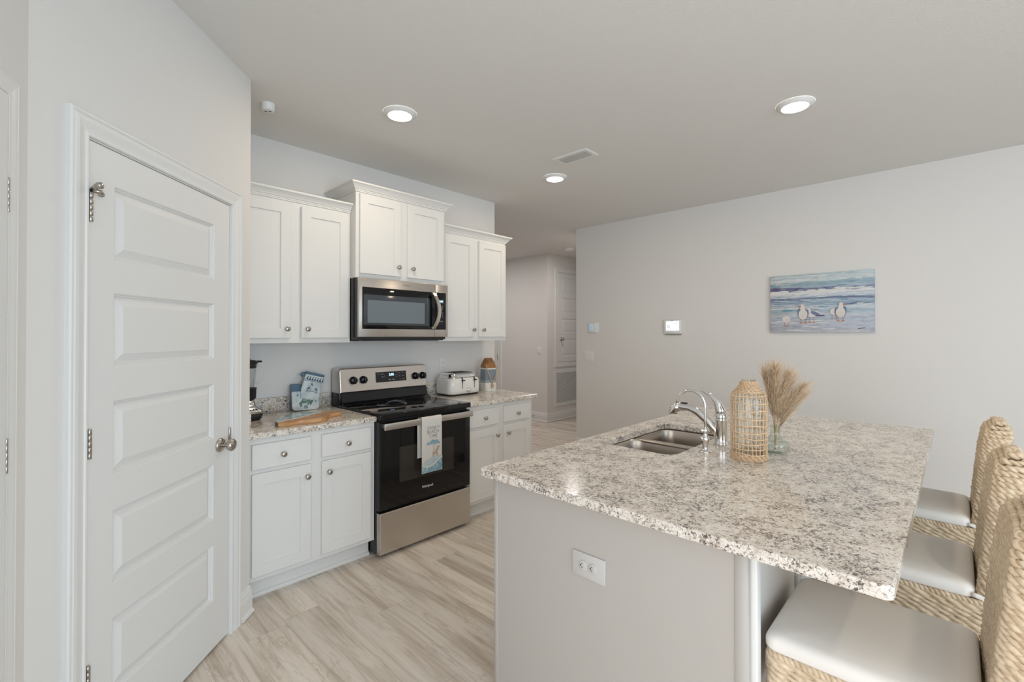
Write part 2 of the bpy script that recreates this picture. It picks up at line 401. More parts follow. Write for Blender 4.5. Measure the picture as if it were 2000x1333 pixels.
def baseboard(name, T, segs, yw, h=.133):
    mb = MB(T)
    prof = [(yw, 0), (yw-.020, 0), (yw-.020, .006), (yw-.027, .004), (yw-.027, .008), (yw-.023, .018), (yw-.0155, .022),
            (yw-.0155, h-.050), (yw-.0125, h-.046), (yw-.0135, h-.036), (yw-.0105, h-.032), (yw-.0115, h-.022), (yw-.0085, h-.018), (yw-.004, h-.003), (yw, h)]
    for a, b in segs: mb.prism(prof, a, b, 'x')
    return struct(name, mb, M['trim'])
baseboard('baseboard_pantry', T_PANTRY, [(2.345, 2.452)], 1.3, .135)
baseboard('baseboard_hall', T_MX, [(-5.88, -YH+.012)], XH, .146)
baseboard('baseboard_hall_return', ID, [(XH-.012, 7.9)], YH, .146)
baseboard('baseboard_right', T_MX, [(-YP, 4.0)], XP, .146)
baseboard('baseboard_left', T_LEFT, [(-.03, -.005)], 0, .135)

def casing_profile(yw):   # (offset from the opening edge, y)
    return [(0, yw), (0, yw-.010), (.004, yw-.013), (.010, yw-.013), (.013, yw-.010), (.020, yw-.011), (.040, yw-.017), (.052, yw-.018), (.056, yw-.015), (.060, yw-.019), (.066, yw-.019), (.069, yw-.014), (.069, yw)]
def casing(mb, x0, x1, ztop, yw, wdt=.069, z0=0):
    k = wdt/.069; pr = [(o*k, y) for o, y in casing_profile(yw)]
    rings = []
    for path in range(4):
        ring = []
        for o, y in pr:
            ring.append([(x0-o, y, z0), (x0-o, y, ztop+o), (x1+o, y, ztop+o), (x1+o, y, z0)][path])
        rings.append(ring)
    mb.loft(rings, 0, False, (True, True), closed=True)
def panel_slab(mb, x0, x1, z0, z1, yf, th, px0, px1, zs, prof):
    mb.box(x0, px0, yf, yf+th, z0, z1); mb.box(px1, x1, yf, yf+th, z0, z1)
    cuts = [z0]+[z for ab in zs for z in ab]+[z1]
    for a, b in zip(cuts[0::2], cuts[1::2]): mb.box(px0, px1, yf, yf+th, a, b)
    for a, b in zs: mb.nested(px0, px1, a, b, yf, prof)
RAISED = [(0, 0), (.003, .002), (.005, .0075), (.009, .0075), (.012, .0145), (.016, .0145), (.042, .0035), (.0425, .0025)]
def hinge(mb, x, y, zc, h=.089, r=.0062):
    n = 5
    for i in range(n):
        a = zc-h/2+h*i/n; mb.lathe([(r*.90, a+.0001), (r, a+.0006), (r, a+h/n-.0006), (r*.90, a+h/n-.0001)], (x, y, 0), 'z', 12)
    mb.box(x-.016, x-.001, y+.004, y+.007, zc-h/2, zc+h/2)
# door_1: the five panel pantry door
d1 = sroot('door_1', T_PANTRY @ Vector((1.88, 1.3, 0)))
mb = MB(T_PANTRY); panel_slab(mb, 1.500, 2.260, .013, 2.046, 1.300, .035, 1.597, 2.146, [(.229, .481), (.597, .842), (.961, 1.208), (1.322, 1.570), (1.680, 1.929)], RAISED)
mb.build('door_slab', M['door'], d1)
mb = MB(T_PANTRY); casing(mb, 1.489, 2.270, 2.053, 1.3, .070)
mb.box(1.482, 1.497, 1.3, 1.42, 0, 2.06); mb.box(2.264, 2.277, 1.3, 1.42, 0, 2.06); mb.box(1.482, 2.277, 1.3, 1.42, 2.049, 2.06)
mb.build('door_casing', M['trim'], d1)
for zc in (1.834, 1.086, .345):
    mb = MB(T_PANTRY); hinge(mb, 1.4985, 1.293, zc, .094, .0065); mb.build('hinge', M['nickel'], d1)
mb = MB(T_PANTRY)       # stop on the top hinge pin
mb.tube([(1.4985, 1.292, 1.886), (1.492, 1.276, 1.893), (1.484, 1.262, 1.896)], [.006, .006, .007], 10)
mb.lathe([(.0075, 0), (.0105, .004), (.0105, .014), (.006, .017)], (1.484, 1.262, 1.896), '-y', 14)
mb.tube([(1.492, 1.272, 1.897), (1.512, 1.268, 1.898)], [.0032, .0032], 8)
mb.tube([(1.4985, 1.288, 1.888), (1.515, 1.276, 1.884), (1.527, 1.284, 1.880)], [.007, .008, .009], 10)
mb.build('hinge_stop', M['nickel'], d1)
mb = MB(T_PANTRY)
mb.lathe([(.0325, 0), (.0325, .003), (.029, .009), (.016, .013), (.012, .016)], (2.192, 1.3, .920), '-y', 32)
mb.lathe([(.011, .014), (.010, .030), (.014, .036), (.024, .042), (.0285, .052), (.0275, .060), (.020, .067), (.006, .070)], (2.192, 1.3, .920), '-y', 32)
mb.build('door_knob', M['nickel'], d1)
mb = MB(T_PANTRY); mb.box(2.258, 2.268, 1.293, 1.302, .925, .985, bev=.002); mb.box(2.262, 2.276, 1.2965, 1.3, .925, .985, bev=.001); mb.build('strike_plate', M['nickel'], d1)
# door_2: casing and edge of the door in the left wall
d2 = sroot('door_2', T_LEFT @ Vector((-.5, 0, 0)))
mb = MB(T_LEFT); casing(mb, -.905, -.083, 2.05, 0, .044); mb.v = [(x, y*.22, z) for x, y, z in mb.v]; mb.build('door_casing', M['trim'], d2)
mb = MB(T_LEFT); panel_slab(mb, -.903, -.089, .013, 2.046, -.004, .003, -.80, -.19, [(.229, .481), (.597, .842), (.961, 1.208), (1.322, 1.570), (1.680, 1.929)], [(0, 0), (.01, .001), (.04, .001)]); mb.build('door_slab', M['door'], d2)
for zc in (1.79, 1.12, .345):
    mb = MB(T_LEFT); hinge(mb, -.0865, -.0045, zc, .089, .0028); mb.build('hinge', M['nickel'], d2)
# door_3: utility closet door in the hall return, above the grille
d3 = sroot('door_3', (6.5, YH, .89))
mb = MB(); casing(mb, 6.165, 6.93, 2.475, YH, .075, .965)
mb.box(6.09, 7.005, YH-.018, YH, .89, .965); mb.build('door_casing', M['trim'], d3)
mb = MB(); panel_slab(mb, 6.172, 6.925, .972, 2.468, YH-.012, .012, 6.275, 6.82, [(1.06, 1.36), (1.46, 1.70), (1.79, 2.05), (2.13, 2.39)], [(0, 0), (.006, .006), (.016, .009), (.05, .003)]); mb.build('door_slab', M['door'], d3)
mb = MB(); mb.lathe([(.030, 0), (.028, .008), (.011, .012), (.010, .03), (.024, .04), (.027, .052), (.018, .064), (.004, .067)], (6.245, YH-.012, 1.35), '-y', 20); mb.build('door_knob', M['nickel'], d3)
# door_4: door in the far hall wall, seen past the kitchen wall end
d4 = sroot('door_4', (XH, 6.4, 0))
mb = MB(T_MX); casing(mb, -6.80, -5.975, 2.05, XH, .085); mb.build('door_casing', M['trim'], d4)
mb = MB(T_MX); panel_slab(mb, -6.795, -5.982, .013, 2.046, XH-.006, .006, -6.70, -6.09, [(.229, .481), (.597, .842), (.961, 1.208), (1.322, 1.570), (1.680, 1.929)], [(0, 0), (.01, .002), (.04, .001)]); mb.build('door_slab', M['door'], d4)
mb = MB(T_MX); hinge(mb, -5.980, XH-.012, 1.03, .10, .008); mb.build('hinge', M['nickel'], d4)

# ================================================================== CABINETS
def knob_part(x, y, z, parent):
    mb = MB(); mb.lathe([(.0085, 0), (.006, .004), (.0055, .012), (.011, .016), (.0155, .020), (.0155, .0235), (.012, .0265), (.004, .028)], (x, y, z), '-y', 20)
    return mb.build('knob', M['nickel'], parent)
SHAKER = [(0, .019), (0, .002), (.002, 0), (.060, 0), (.0605, .0075)]
SLABF = [(0, .019), (0, .002), (.002, 0), (.01, 0)]
def cdoor(name, x0, x1, z0, z1, yf, root, kx, kz, loops=SHAKER):
    mb = MB(); mb.nested(x0, x1, z0, z1, yf, loops); o = mb.build(name, M['cab'], root)
    knob_part(kx, yf, kz, o); return o
def base_cabinet(x0, x1, label, drs):
    r = thing('base_cabinet', label, 'cabinet', ((x0+x1)/2, 3.05, 0), 'white base cabinets beside the range')
    mb = MB(); mb.box(x0, x1, 2.72, YW-.004, .112, .873); mb.build('cabinet_body', M['cab'], r)
    mb = MB(); mb.box(x0+.004, x1-.004, 2.785, YW-.01, .0, .112)
    mb.prism([(2.785, 0), (2.771, 0), (2.771, .010), (2.776, .018), (2.785, .021)], x0+.004, x1-.004, 'x'); mb.build('toe_kick', M['cab'], r)
    (a0, a1), (b0, b1) = drs
    cdoor('drawer', a0, a1, .709, .842, 2.701, r, (a0+a1)/2, .772, SLABF)
    cdoor('drawer', b0, b1, .709, .842, 2.701, r, (b0+b1)/2, .768, SLABF)
    cdoor('cabinet_door', a0, a1, .139, .685, 2.701, r, a1-.024, .618)
    cdoor('cabinet_door', b0, b1, .139, .685, 2.701, r, b0+.040, .619)
    return r
base_cabinet(.816, 1.564, 'white shaker base cabinet left of the range, under the cutting board', ((.840, 1.152), (1.216, 1.532)))
base_cabinet(2.331, 3.094, 'white shaker base cabinet right of the range, under the toaster', ((2.360, 2.674), (2.736, 3.060)))
def crown(x0, x1, yf, zb, left, right):
    prof = [(.001, zb), (.007, zb+.002), (.007, zb+.009), (.012, zb+.011), (.012, zb+.017), (.017, zb+.019), (.022, zb+.027), (.032, zb+.038), (.040, zb+.045), (.042, zb+.048), (.048, zb+.049), (.048, zb+.060), (.0, zb+.060)]
    mb = MB(); rings = []
    for o, z in prof:
        lx = x0-(o if left else 0); rx = x1+(o if right else 0)
        rings.append([(lx, YW-.003, z), (lx, yf-o, z), (rx, yf-o, z), (rx, YW-.003, z)])
    mb.loft(rings, 0, False, (False, False), closed=False)
    a = rings[-1]; n = len(mb.v); mb.add(a, [(0, 1, 2, 3)])
    # closed ends against the wall
    for k, idx in ((0, 0), (1, 3)):
        e = [r_[idx] for r_ in rings]; mb.add(e, [list(range(len(e)))])
    return mb
def wall_cabinet(x0, x1, yf, z0, z1, label, doors, kz, zd0, zd1, cl, cr, sh=.060):
    r = thing('wall_cabinet', label, 'cabinet', ((x0+x1)/2, YW, z0), 'white upper cabinets along the kitchen wall')
    mb = MB(); mb.box(x0, x1, yf, YW-.002, z0, z1); mb.build('cabinet_body', M['cab'], r)
    crown(x0, x1, yf, z1-.012, cl, cr).build('crown_molding', M['cab'], r)
    for (a, b), kx in doors: cdoor('cabinet_door', a, b, zd0, zd1, yf-.019, r, kx, kz)
    return r
wall_cabinet(.814, 1.564, 3.05, 1.377, 2.284, 'white upper cabinet with two doors left of the microwave', (((.846, 1.161), 1.137), ((1.228, 1.545), 1.264)), 1.466, 1.408, 2.252, False, False)
wall_cabinet(1.566, 2.328, 2.973, 1.822, 2.424, 'shorter raised white upper cabinet above the microwave', (((1.590, 1.915), 1.890), ((1.973, 2.306), 2.012)), 1.920, 1.853, 2.402, True, True)
wall_cabinet(2.330, 3.100, 3.05, 1.377, 2.284, 'white upper cabinet right of the microwave, above the toaster', (((2.376, 2.703), 2.690), ((2.760, 3.090), 2.805)), 1.472, 1.410, 2.254, False, True)

# ------------------------------------------------------------------ counters
ZT = .906; TH = .032
def slab_obj(name, label, outer, hole=None):
    bm = bmesh.new()
    def loop(pts):
        V = [bm.verts.new((p[0], p[1], ZT-TH)) for p in pts]
        return [bm.edges.new((V[i], V[(i+1) % len(V)])) for i in range(len(V))]
    ed = loop(outer)
    if hole: ed += loop(hole)
    res = bmesh.ops.triangle_fill(bm, use_beauty=True, edges=ed)
    fs = [g for g in res['geom'] if isinstance(g, bmesh.types.BMFace)]
    ex = bmesh.ops.extrude_face_region(bm, geom=fs)
    tv = [g for g in ex['geom'] if isinstance(g, bmesh.types.BMVert)]
    bmesh.ops.translate(bm, verts=tv, vec=(0, 0, TH))
    bmesh.ops.recalc_face_normals(bm, faces=bm.faces[:])
    be = [e for e in bm.edges if len(e.link_faces) == 2 and abs(e.link_faces[0].normal.dot(e.link_faces[1].normal)) < .3 and abs(e.verts[0].co.z-e.verts[1].co.z) < 1e-5]
    bmesh.ops.bevel(bm, geom=be, offset=.004, segments=2, affect='EDGES', profile=.5)
    mb = MB(); mb.addbm(bm, 0, False); return mb
def ctop(label, outer, splash):
    r = thing('countertop', label, 'countertop', (sum(p[0] for p in outer)/len(outer), 3.03, ZT-TH), 'granite counters beside the range')
    slab_obj('s', '', outer).build('granite_slab', M['granite'], r)
    for lb, b in splash:
        mb = MB(); mb.box(*b, bev=.002, seg=1); tag(mb.build('granite_backsplash', M['granite']), lb, 'backsplash', 'granite splash strips')
ctop('speckled granite countertop left of the range, holding the cutting board', [(.812, 2.691), (1.563, 2.691), (1.563, YW-.003), (.812, YW-.003)],
     [('low speckled granite backsplash strip behind the turtle pot holder', (.833, 1.563, YW-.022, YW-.003, ZT, 1.006)), ('short granite side splash on the pantry wall beside the blender', (.812, .832, 2.694, YW-.003, ZT, 1.016))])
ctop('speckled granite countertop right of the range, holding the toaster', [(2.332, 2.691), (3.139, 2.691), (3.145, 2.697), (3.145, YW-.003), (2.332, YW-.003)],
     [('low speckled granite backsplash strip behind the cream toaster', (2.332, 3.10, YW-.022, YW-.003, ZT, 1.014))])

# ------------------------------------------------------------------ island
XI = 1.310
isl = thing('kitchen_island', 'white kitchen island base under the large speckled granite top', 'kitchen island', (2.3, .88, 0))
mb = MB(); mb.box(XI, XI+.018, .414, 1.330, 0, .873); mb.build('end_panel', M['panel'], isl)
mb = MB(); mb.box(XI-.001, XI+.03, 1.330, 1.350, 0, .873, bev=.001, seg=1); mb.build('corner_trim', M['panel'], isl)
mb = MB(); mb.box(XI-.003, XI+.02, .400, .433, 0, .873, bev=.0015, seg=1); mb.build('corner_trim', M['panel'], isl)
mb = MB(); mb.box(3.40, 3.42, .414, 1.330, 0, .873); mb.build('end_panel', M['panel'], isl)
mb = MB(); mb.box(XI+.018, 3.40, .416, .434, 0, .873); mb.build('back_panel', M['cab'], isl)
def isl_stile(x0, x1, y0=.386):
    mb = MB(); mb.box(x0, x1, y0, .416, .0, .873, bev=.0035); return mb.build('stile', M['cab'], isl)
isl_stile(XI+.026, XI+.062); isl_stile(1.86, 1.885, .404); isl_stile(1.895, 1.93, .404)
mb = MB(); mb.box(XI+.018, 3.40, 1.310, 1.330, .11, .873); mb.build('front_frame', M['cab'], isl)
mb = MB(); mb.box(XI+.018, 3.40, 1.255, 1.270, 0, .11); mb.build('toe_kick', M['cab'], isl)
for i in range(5):
    a = XI+.03+i*.413; mb = MB(); mb.nested(a, a+.40, .139, .685, 0, SHAKER)
    mb.T = frame(0, 1.33, 1, 0, 0, -1) @ Matrix.Identity(4)
    mb.v = [(x, y-.019, z) for x, y, z in mb.v]; mb.build('cabinet_door', M['cab'], isl)
it = thing('island_countertop', 'large speckled granite slab top on the kitchen island', 'countertop', (2.36, .74, ZT-TH))
R = .02
outer = [p[:2] for p in rrect(1.245, 3.478, .098, 1.372, .022, 0, 5)]
hole = [p[:2] for p in rrect(1.945, 2.640, .895, 1.262, .055, 0, 6)][::-1]
slab_obj('s', '', outer, hole).build('granite_slab', M['granite'], it)
sk = thing('kitchen_sink', 'stainless steel double bowl sink set under the island granite', 'sink', (2.29, 1.08, .68))
def bowl(x0, x1, y0, y1, zb):
    mb = MB(); rings = []
    for ins, z in ((-.012, .872), (.0, .8715), (.004, .862), (.007, .80), (.010, zb+.05), (.016, zb+.02), (.035, zb+.004), (.07, zb)):
        rings.append(rrect(x0+ins, x1-ins, y0+ins, y1-ins, max(.02, .07-ins*.3), z, 7))
    mb.loft(rings, 0, True, (False, True)); return mb
bowl(1.935, 2.275, .885, 1.272, .70).build('sink_bowl', M['sinksteel'], sk)
bowl(2.300, 2.650, .885, 1.272, .68).build('sink_bowl', M['sinksteel'], sk)
mb = MB(); mb.box(2.268, 2.308, .895, 1.262, .858, .8735, bev=.006, seg=3); mb.build('divider', M['sinksteel'], sk)
for cx, zb in ((2.105, .70), (2.475, .68)):
    mb = MB(); mb.lathe([(.045, 0), (.045, .002), (.036, .003), (.03, .001), (.004, .001)], (cx, 1.08, zb), 'z', 24); mb.build('drain', M['chrome'], sk)

# main faucet
fx, fy = 2.309, .822
fa = thing('kitchen_faucet', 'chrome pull out kitchen faucet with tall curved lever', 'faucet', (fx, fy, ZT))
mb = MB(); mb.lathe([(.0315, 0), (.0315, .004), (.0285, .007), (.0275, .03), (.0265, .113), (.0285, .115), (.0285, .119), (.026, .121), (.027, .124), (.027, .143), (.024, .147)], (fx, fy, ZT), 'z', 32); mb.build('faucet_body', M['chrome'], fa)
mb = MB()
mb.tube([(fx, fy+.002, ZT+.140), (fx, fy+.004, ZT+.165), (fx, fy+.013, ZT+.190), (fx, fy+.025, ZT+.208), (fx, fy+.041, ZT+.224), (fx, fy+.060, ZT+.236), (fx, fy+.078, ZT+.244), (fx, fy+.094, ZT+.251), (fx, fy+.101, ZT+.254)],
        [.0255, .0235, .019, .0150, .0115, .0085, .0065, .006, .004], 16)
mb.build('lever_handle', M['chrome'], fa)
mb = MB()
mb.tube([(fx, fy+.008, ZT+.035), (fx, fy+.030, ZT+.068), (fx, fy+.068, ZT+.108), (fx, fy+.113, ZT+.143), (fx, fy+.152, ZT+.158), (fx, fy+.198, ZT+.160), (fx, fy+.222, ZT+.155)],
        [.020, .0205, .0195, .0185, .0185, .0190, .0190], 20)
mb.build('spout', M['chrome'], fa)
mb = MB()
mb.tube([(fx, fy+.205, ZT+.158), (fx, fy+.222, ZT+.154), (fx, fy+.236, ZT+.143), (fx, fy+.240, ZT+.128), (fx, fy+.240, ZT+.118)], [.0195, .0215, .0225, .0215, .0195], 20)
mb.build('spray_head', M['chrome'], fa)
mb = MB(); mb.box(fx-.008, fx+.008, fy+.165, fy+.196, ZT+.176, ZT+.182, bev=.002); mb.build('spray_button', M['blackplastic'], fa)
# filtered water tap
gx, gy = 2.108, .819
fl = thing('water_filter_tap', 'slim chrome gooseneck drinking water tap beside the sink', 'faucet', (gx, gy, ZT))
mb = MB(); mb.lathe([(.026, 0), (.026, .003), (.022, .007), (.012, .011), (.010, .018), (.013, .034), (.0165, .048), (.018, .058), (.016, .066), (.010, .074), (.009, .082), (.011, .090), (.012, .096), (.0095, .104), (.006, .108)], (gx, gy, ZT), 'z', 24); mb.build('tap_body', M['chrome'], fl)
mb = MB(); mb.tube([(gx-.014, gy, ZT+.056), (gx-.026, gy+.004, ZT+.060), (gx-.029, gy+.006, ZT+.072)], [.007, .006, .007], 10)
mb.lathe([(.004, -.004), (.008, 0), (.008, .012), (.004, .016)], (gx-.012, gy+.010, ZT+.090), 'z', 12); mb.build('tap_lever', M['chrome'], fl)
path = [(gx, gy, ZT+.10), (gx, gy, ZT+.15), (gx, gy+.0, ZT+.195)]
for i in range(13):
    a = PI*i/12*.98; path.append((gx, gy+.066*(1-math.cos(a)), ZT+.203+.066*math.sin(a)))
path += [(gx, gy+.137, ZT+.188)]
mb = MB(); mb.tube(path[:-1], .0058, 12); mb.build('gooseneck', M['chrome'], fl)
# island outlet (horizontal)
def outlet(T, xc, yw, zc, label, horiz=False, w_=.070, h_=.115, group=None, pm='plate'):
    r = thing('wall_outlet', label, 'outlet', T @ Vector((xc, yw, zc)))
    W, Hh = (h_, w_) if horiz else (w_, h_)
    mb = MB(T); mb.box(xc-W/2, xc+W/2, yw-.006, yw, zc-Hh/2, zc+Hh/2, bev=.002); mb.build('cover_plate', M[pm], r)
    for s in (-1, 1):
        cx, cz = (xc+s*.0195, zc) if horiz else (xc, zc+s*.0195)
        mb = MB(T); mb.lathe([(.017, .006), (.017, .0085), (.016, .0092), (.001, .0092)], (cx, yw, cz), '-y', 24)
        def sl(a, b, dx, dz):
            if horiz: a, b, dx, dz = -b, a, dz, dx
            mb.box(cx+a-dx, cx+a+dx, yw-.0097, yw-.009, cz+b-dz, cz+b+dz, 1)
        sl(-.0058, .004, .0008, .0032); sl(.0058, .004, .0008, .0032)
        if horiz: mb.lathe([(.0027, .0092), (.0027, .0098), (.0004, .0098)], (cx-.0085 if True else cx, yw, cz), '-y', 10, 1)
        else: mb.lathe([(.0027, .0092), (.0027, .0098), (.0004, .0098)], (cx, yw, cz-.0075), '-y', 10, 1)
        mb.build('receptacle', [M[pm], M['slot']], r)
    return r
outlet(T_MX, -.895, XI, .655, 'white horizontal electrical outlet on the island end panel', True, .082, .129, None, 'plate_shaded')
outlet(ID, 2.609, YW, 1.163, 'white electrical outlet on the wall above the toaster')

# ================================================================== RANGE
X0, X1 = 1.568, 2.327
rg = thing('range', 'stainless and black electric range between the base cabinets', 'stove', ((X0+X1)/2, 3.0, 0))
mb = MB(); mb.box(X0, X1, 2.700, 3.335, .025, .885)
for x in (X0+.05, X1-.05):
    for y in (2.76, 3.28): mb.lathe([(.018, 0), (.018, .03)], (x, y, 0), 'z', 10)
mb.build('range_body', M['black'], rg)
mb = MB(); mb.nested(X0+.002, X1-.001, .024, .286, 2.656, [(0, .043), (0, .004), (.004, 0), (.02, 0)]); mb.build('storage_drawer', M['steel'], rg)
mb = MB(); mb.nested(X0+.001, X1-.001, .303, .866, 2.657, [(0, .042), (0, .004), (.004, 0), (.028, 0), (.030, .0015)]); dr = mb.build('oven_door', M['glass_black'], rg)
M['oven_glass'] = mat('oven_window_glass', (.035, .030, .026), .03)
mb = MB(); mb.box(1.712, 2.168, 2.6568, 2.662, .458, .690); mb.build('oven_window', M['oven_glass'], dr)
mb = MB(); mb.box(X0+.012, X1-.008, 2.615, 2.629, .822, .864, bev=.003)
for x in (X0+.03, X1-.03): mb.box(x-.012, x+.012, 2.625, 2.660, .828, .858, bev=.002)
mb.build('door_handle', M['steel'], dr)
mb = MB(); mb.box(X0, X1, 2.650, 3.225, .884, .921, bev=.005, seg=3); ck = mb.build('cooktop', M['glass_black'], rg)
mb = MB()
for cx, cy, r_ in ((1.77, 2.83, .105), (2.13, 2.83, .085), (1.77, 3.07, .075), (2.13, 3.07, .095)):
    for rr in (r_,):
        mb.loft([[(cx+(rr+d)*math.cos(2*PI*i/48), cy+(rr+d)*math.sin(2*PI*i/48), .9214) for i in range(48)] for d in (0, .0012)], 0, False, (False, False))
mb.build('burner_rings', M['grey_print'], ck)
# back guard
mb = MB(); mb.box(X0, X1, 3.215, 3.335, .905, 1.012, bev=.004); mb.prism([(3.150, .921), (3.222, .921), (3.222, 1.000), (3.205, 1.000), (3.190, .940)], X0+.012, X1-.004, 'x')
mb.box(X0+.004, X1-.004, 3.22, 3.335, 1.0, 1.16); mb.build('back_guard', M['black'], rg)
mb = MB()
def cp(x0, x1, z0, z1, r, y, n=6):
    pts = [(x0, z0), (x1, z0)]
    for i in range(n+1): a = PI/2*i/n; pts.append((x1-r+r*math.cos(a), z1-r+r*math.sin(a)))
    for i in range(n+1): a = PI/2+PI/2*i/n; pts.append((x0+r+r*math.cos(a), z1-r+r*math.sin(a)))
    return [(x, y+(.018*(z-z0)/(z1-z0)), z) for x, z in pts]
def ins(ring, d, yy):
    cx = (X0+X1)/2; cz = 1.095
    return [(cx+(x-cx)*(1-d/.38), y+yy, cz+(z-cz)*(1-d/.09)) for x, y, z in ring]
r0 = cp(X0, X1, 1.006, 1.184, .022, 3.200)
mb.loft([[(x, 3.325, z) for x, y, z in r0], [(x, y+.03, z) for x, y, z in r0], [(x, y+.008, z) for x, y, z in r0], ins(r0, .004, .0), ins(r0, .008, -.002)], 0, False, (True, True))
cpn = mb.build('control_panel', M['steel'], rg)
def pY(z): return 3.198+.018*(z-1.006)/.178
mb = MB(); za, zb_ = 1.064, 1.142
mb.add([(1.856, pY(za)-.002, za), (2.126, pY(za)-.002, za), (2.126, pY(zb_)-.002, zb_), (1.856, pY(zb_)-.002, zb_), (1.856, pY(za)+.01, za), (2.126, pY(za)+.01, za), (2.126, pY(zb_)+.01, zb_), (1.856, pY(zb_)+.01, zb_)],
       [(0, 1, 2, 3), (0, 4, 5, 1), (1, 5, 6, 2), (2, 6, 7, 3), (3, 7, 4, 0)])
dsp = mb.build('display', M['glass_black'], cpn)
TL = math.atan2(.018, .178)
text('clock_digits', '2:05', .026, TXT(1.992, pY(1.118)-.003, 1.118, tilt=-TL), M['digits'], dsp)
mb = MB()
for x, z, w2, h2 in ((1.882, 1.125, .010, .002), (1.912, 1.126, .010, .003), (1.914, 1.104, .006, .006), (1.975, 1.080, .010, .006), (2.008, 1.080, .010, .006), (2.035, 1.129, .004, .003), (2.036, 1.114, .010, .002), (2.036, 1.100, .004, .003),
                     (2.064, 1.127, .007, .004), (2.094, 1.127, .006, .002), (2.066, 1.103, .005, .005), (2.096, 1.103, .005, .005), (2.068, 1.078, .006, .002), (2.098, 1.078, .007, .005), (1.930, 1.103, .0006, .03), (2.051, 1.103, .0006, .03)):
    mb.box(x-w2, x+w2, pY(z)-.0026, pY(z)-.0018, z-h2*.6, z+h2*.6)
mb.build('key_legends', M['grey_print'], dsp)
for kx in (1.672, 1.752, 2.211, 2.283):
    mb = MB(); kz = 1.094; ky = pY(kz)
    mb.lathe([(.029, 0), (.029, .004), (.0265, .006), (.0255, .022), (.023, .026), (.002, .027)], (kx, ky, kz), '-y', 28)
    mb.box(kx-.006, kx+.006, ky-.040, ky-.02, kz-.025, kz+.025, bev=.003); mb.build('knob', M['black'], cpn)
mb = MB()
for kx in (1.672, 1.752, 2.211, 2.283):
    for dx, dz in ((0, .042), (0, -.040)): mb.box(kx+dx-.0015, kx+dx+.0015, pY(1.094+dz)-.0022, pY(1.094+dz)-.001, 1.094+dz-.0015, 1.094+dz+.0015)
mb.build('knob_markings', M['slot'], cpn)
text('brand_lettering', 'Whirlpool', .024, TXT(1.936, 2.6555, .386), M['white_print'], dr, sx=.92)
# spoon rest
srx, sry, srz = 1.90, 2.90, .9215
mb = MB(); rings = []
sp = thing('spoon_rest', 'glossy dark curved spoon rest lying on the black cooktop', 'spoon rest', (1.85, 2.93, srz))
M['darkglaze'] = mat('dark_glaze', (.05, .055, .075), .10, coat=.6)
mb.tube([(1.800, 2.985, srz+.008), (1.835, 2.978, srz+.022), (1.865, 2.960, srz+.028), (1.890, 2.925, srz+.026), (1.905, 2.885, srz+.016), (1.905, 2.872, srz+.008)], [.005, .010, .012, .013, .012, .006], 16, flat=(.45, 1.3))
mb.build('handle', M['darkglaze'], sp)
mb = MB(); mb.lathe([(.02, 0), (.036, .003), (.040, .008), (.037, .009), (.032, .005), (.004, .004)], (1.772, 2.965, srz), 'z', 28, sx=1.25); mb.build('dish', M['darkglaze'], sp)

# ================================================================== MICROWAVE
mw = thing('microwave', 'stainless over the range microwave under the raised cabinet', 'microwave', ((X0+X1)/2, 3.1, 1.392))
MX0, MX1, MF = 1.567, 2.321, 2.920
mb = MB(); mb.box(MX0+.002, MX1-.002, MF+.03, YW-.004, 1.394, 1.820); mb.box(MX0+.03, MX1-.03, MF+.02, YW-.06, 1.386, 1.394); mb.build('microwave_body', M['black'], mw)
SX = 2.199
mb = MB(); mb.box(MX0, SX-.0015, MF, MF+.03, 1.413, 1.8195, bev=.003); md = mb.build('microwave_door', M['steel'], mw)
mb = MB(); mb.box(SX+.0015, MX1, MF, MF+.03, 1.413, 1.8195, bev=.003); mpn = mb.build('control_panel', M['steel'], mw)
mb = MB(); mb.box(MX0+.02, SX-.0015, MF-.002, MF+.005, 1.469, 1.756, bev=.0015); gl = mb.build('door_glass', M['glass_black'], md)
M['mw_window'] = mat('microwave_screen', (.16, .19, .215), .16)
M['mw_frame'] = mat('microwave_window_border', (.055, .065, .075), .12)
mb = MB(); mb.box(1.597, 2.147, MF-.0028, MF, 1.497, 1.706, bev=.0012); wf = mb.build('window_border', M['mw_frame'], gl)
mb = MB(); mb.box(1.625, 2.098, MF-.0034, MF, 1.512, 1.668); mb.build('window_screen', M['mw_window'], gl)
mb = MB(); mb.box(SX+.0015, MX1-.02, MF-.002, MF+.005, 1.469, 1.756, bev=.0015); kp = mb.build('key_panel', M['glass_black'], mpn)
mb = MB(); mb.box(2.228, 2.278, MF-.0028, MF-.0015, 1.676, 1.700); mb.build('display', mat('display_tint', (.10, .16, .18), .2), kp)
text('clock_digits', '2:05', .019, TXT(2.254, MF-.0032, 1.688), M['digits'], kp)
mb = MB()
for i in range(3):
    for j in range(2): mb.box(2.241+j*.024-.007, 2.241+j*.024+.006, MF-.0026, MF-.0016, 1.652-i*.014-.0018, 1.652-i*.014+.0018)
for i in range(4):
    for j in range(2): mb.box(2.242+j*.024-.002, 2.242+j*.024+.002+.004*j, MF-.0026, MF-.0016, 1.602-i*.012-.0022, 1.602-i*.012+.0022)
for x in (2.222, 2.243, 2.264): mb.box(x-.006, x+.006, MF-.0026, MF-.0016, 1.529, 1.536)
for x in (2.226, 2.260): mb.box(x-.004, x+.004, MF-.0026, MF-.0016, 1.511, 1.515)
mb.build('key_legends', M['grey_print'], kp)
mb = MB(); n = 12
path = [(2.176+.036*math.sin(PI*i/n)-.004, MF-.012-.030*abs(math.sin(PI*i/n))**.6, 1.474+.276*i/n) for i in range(n+1)]
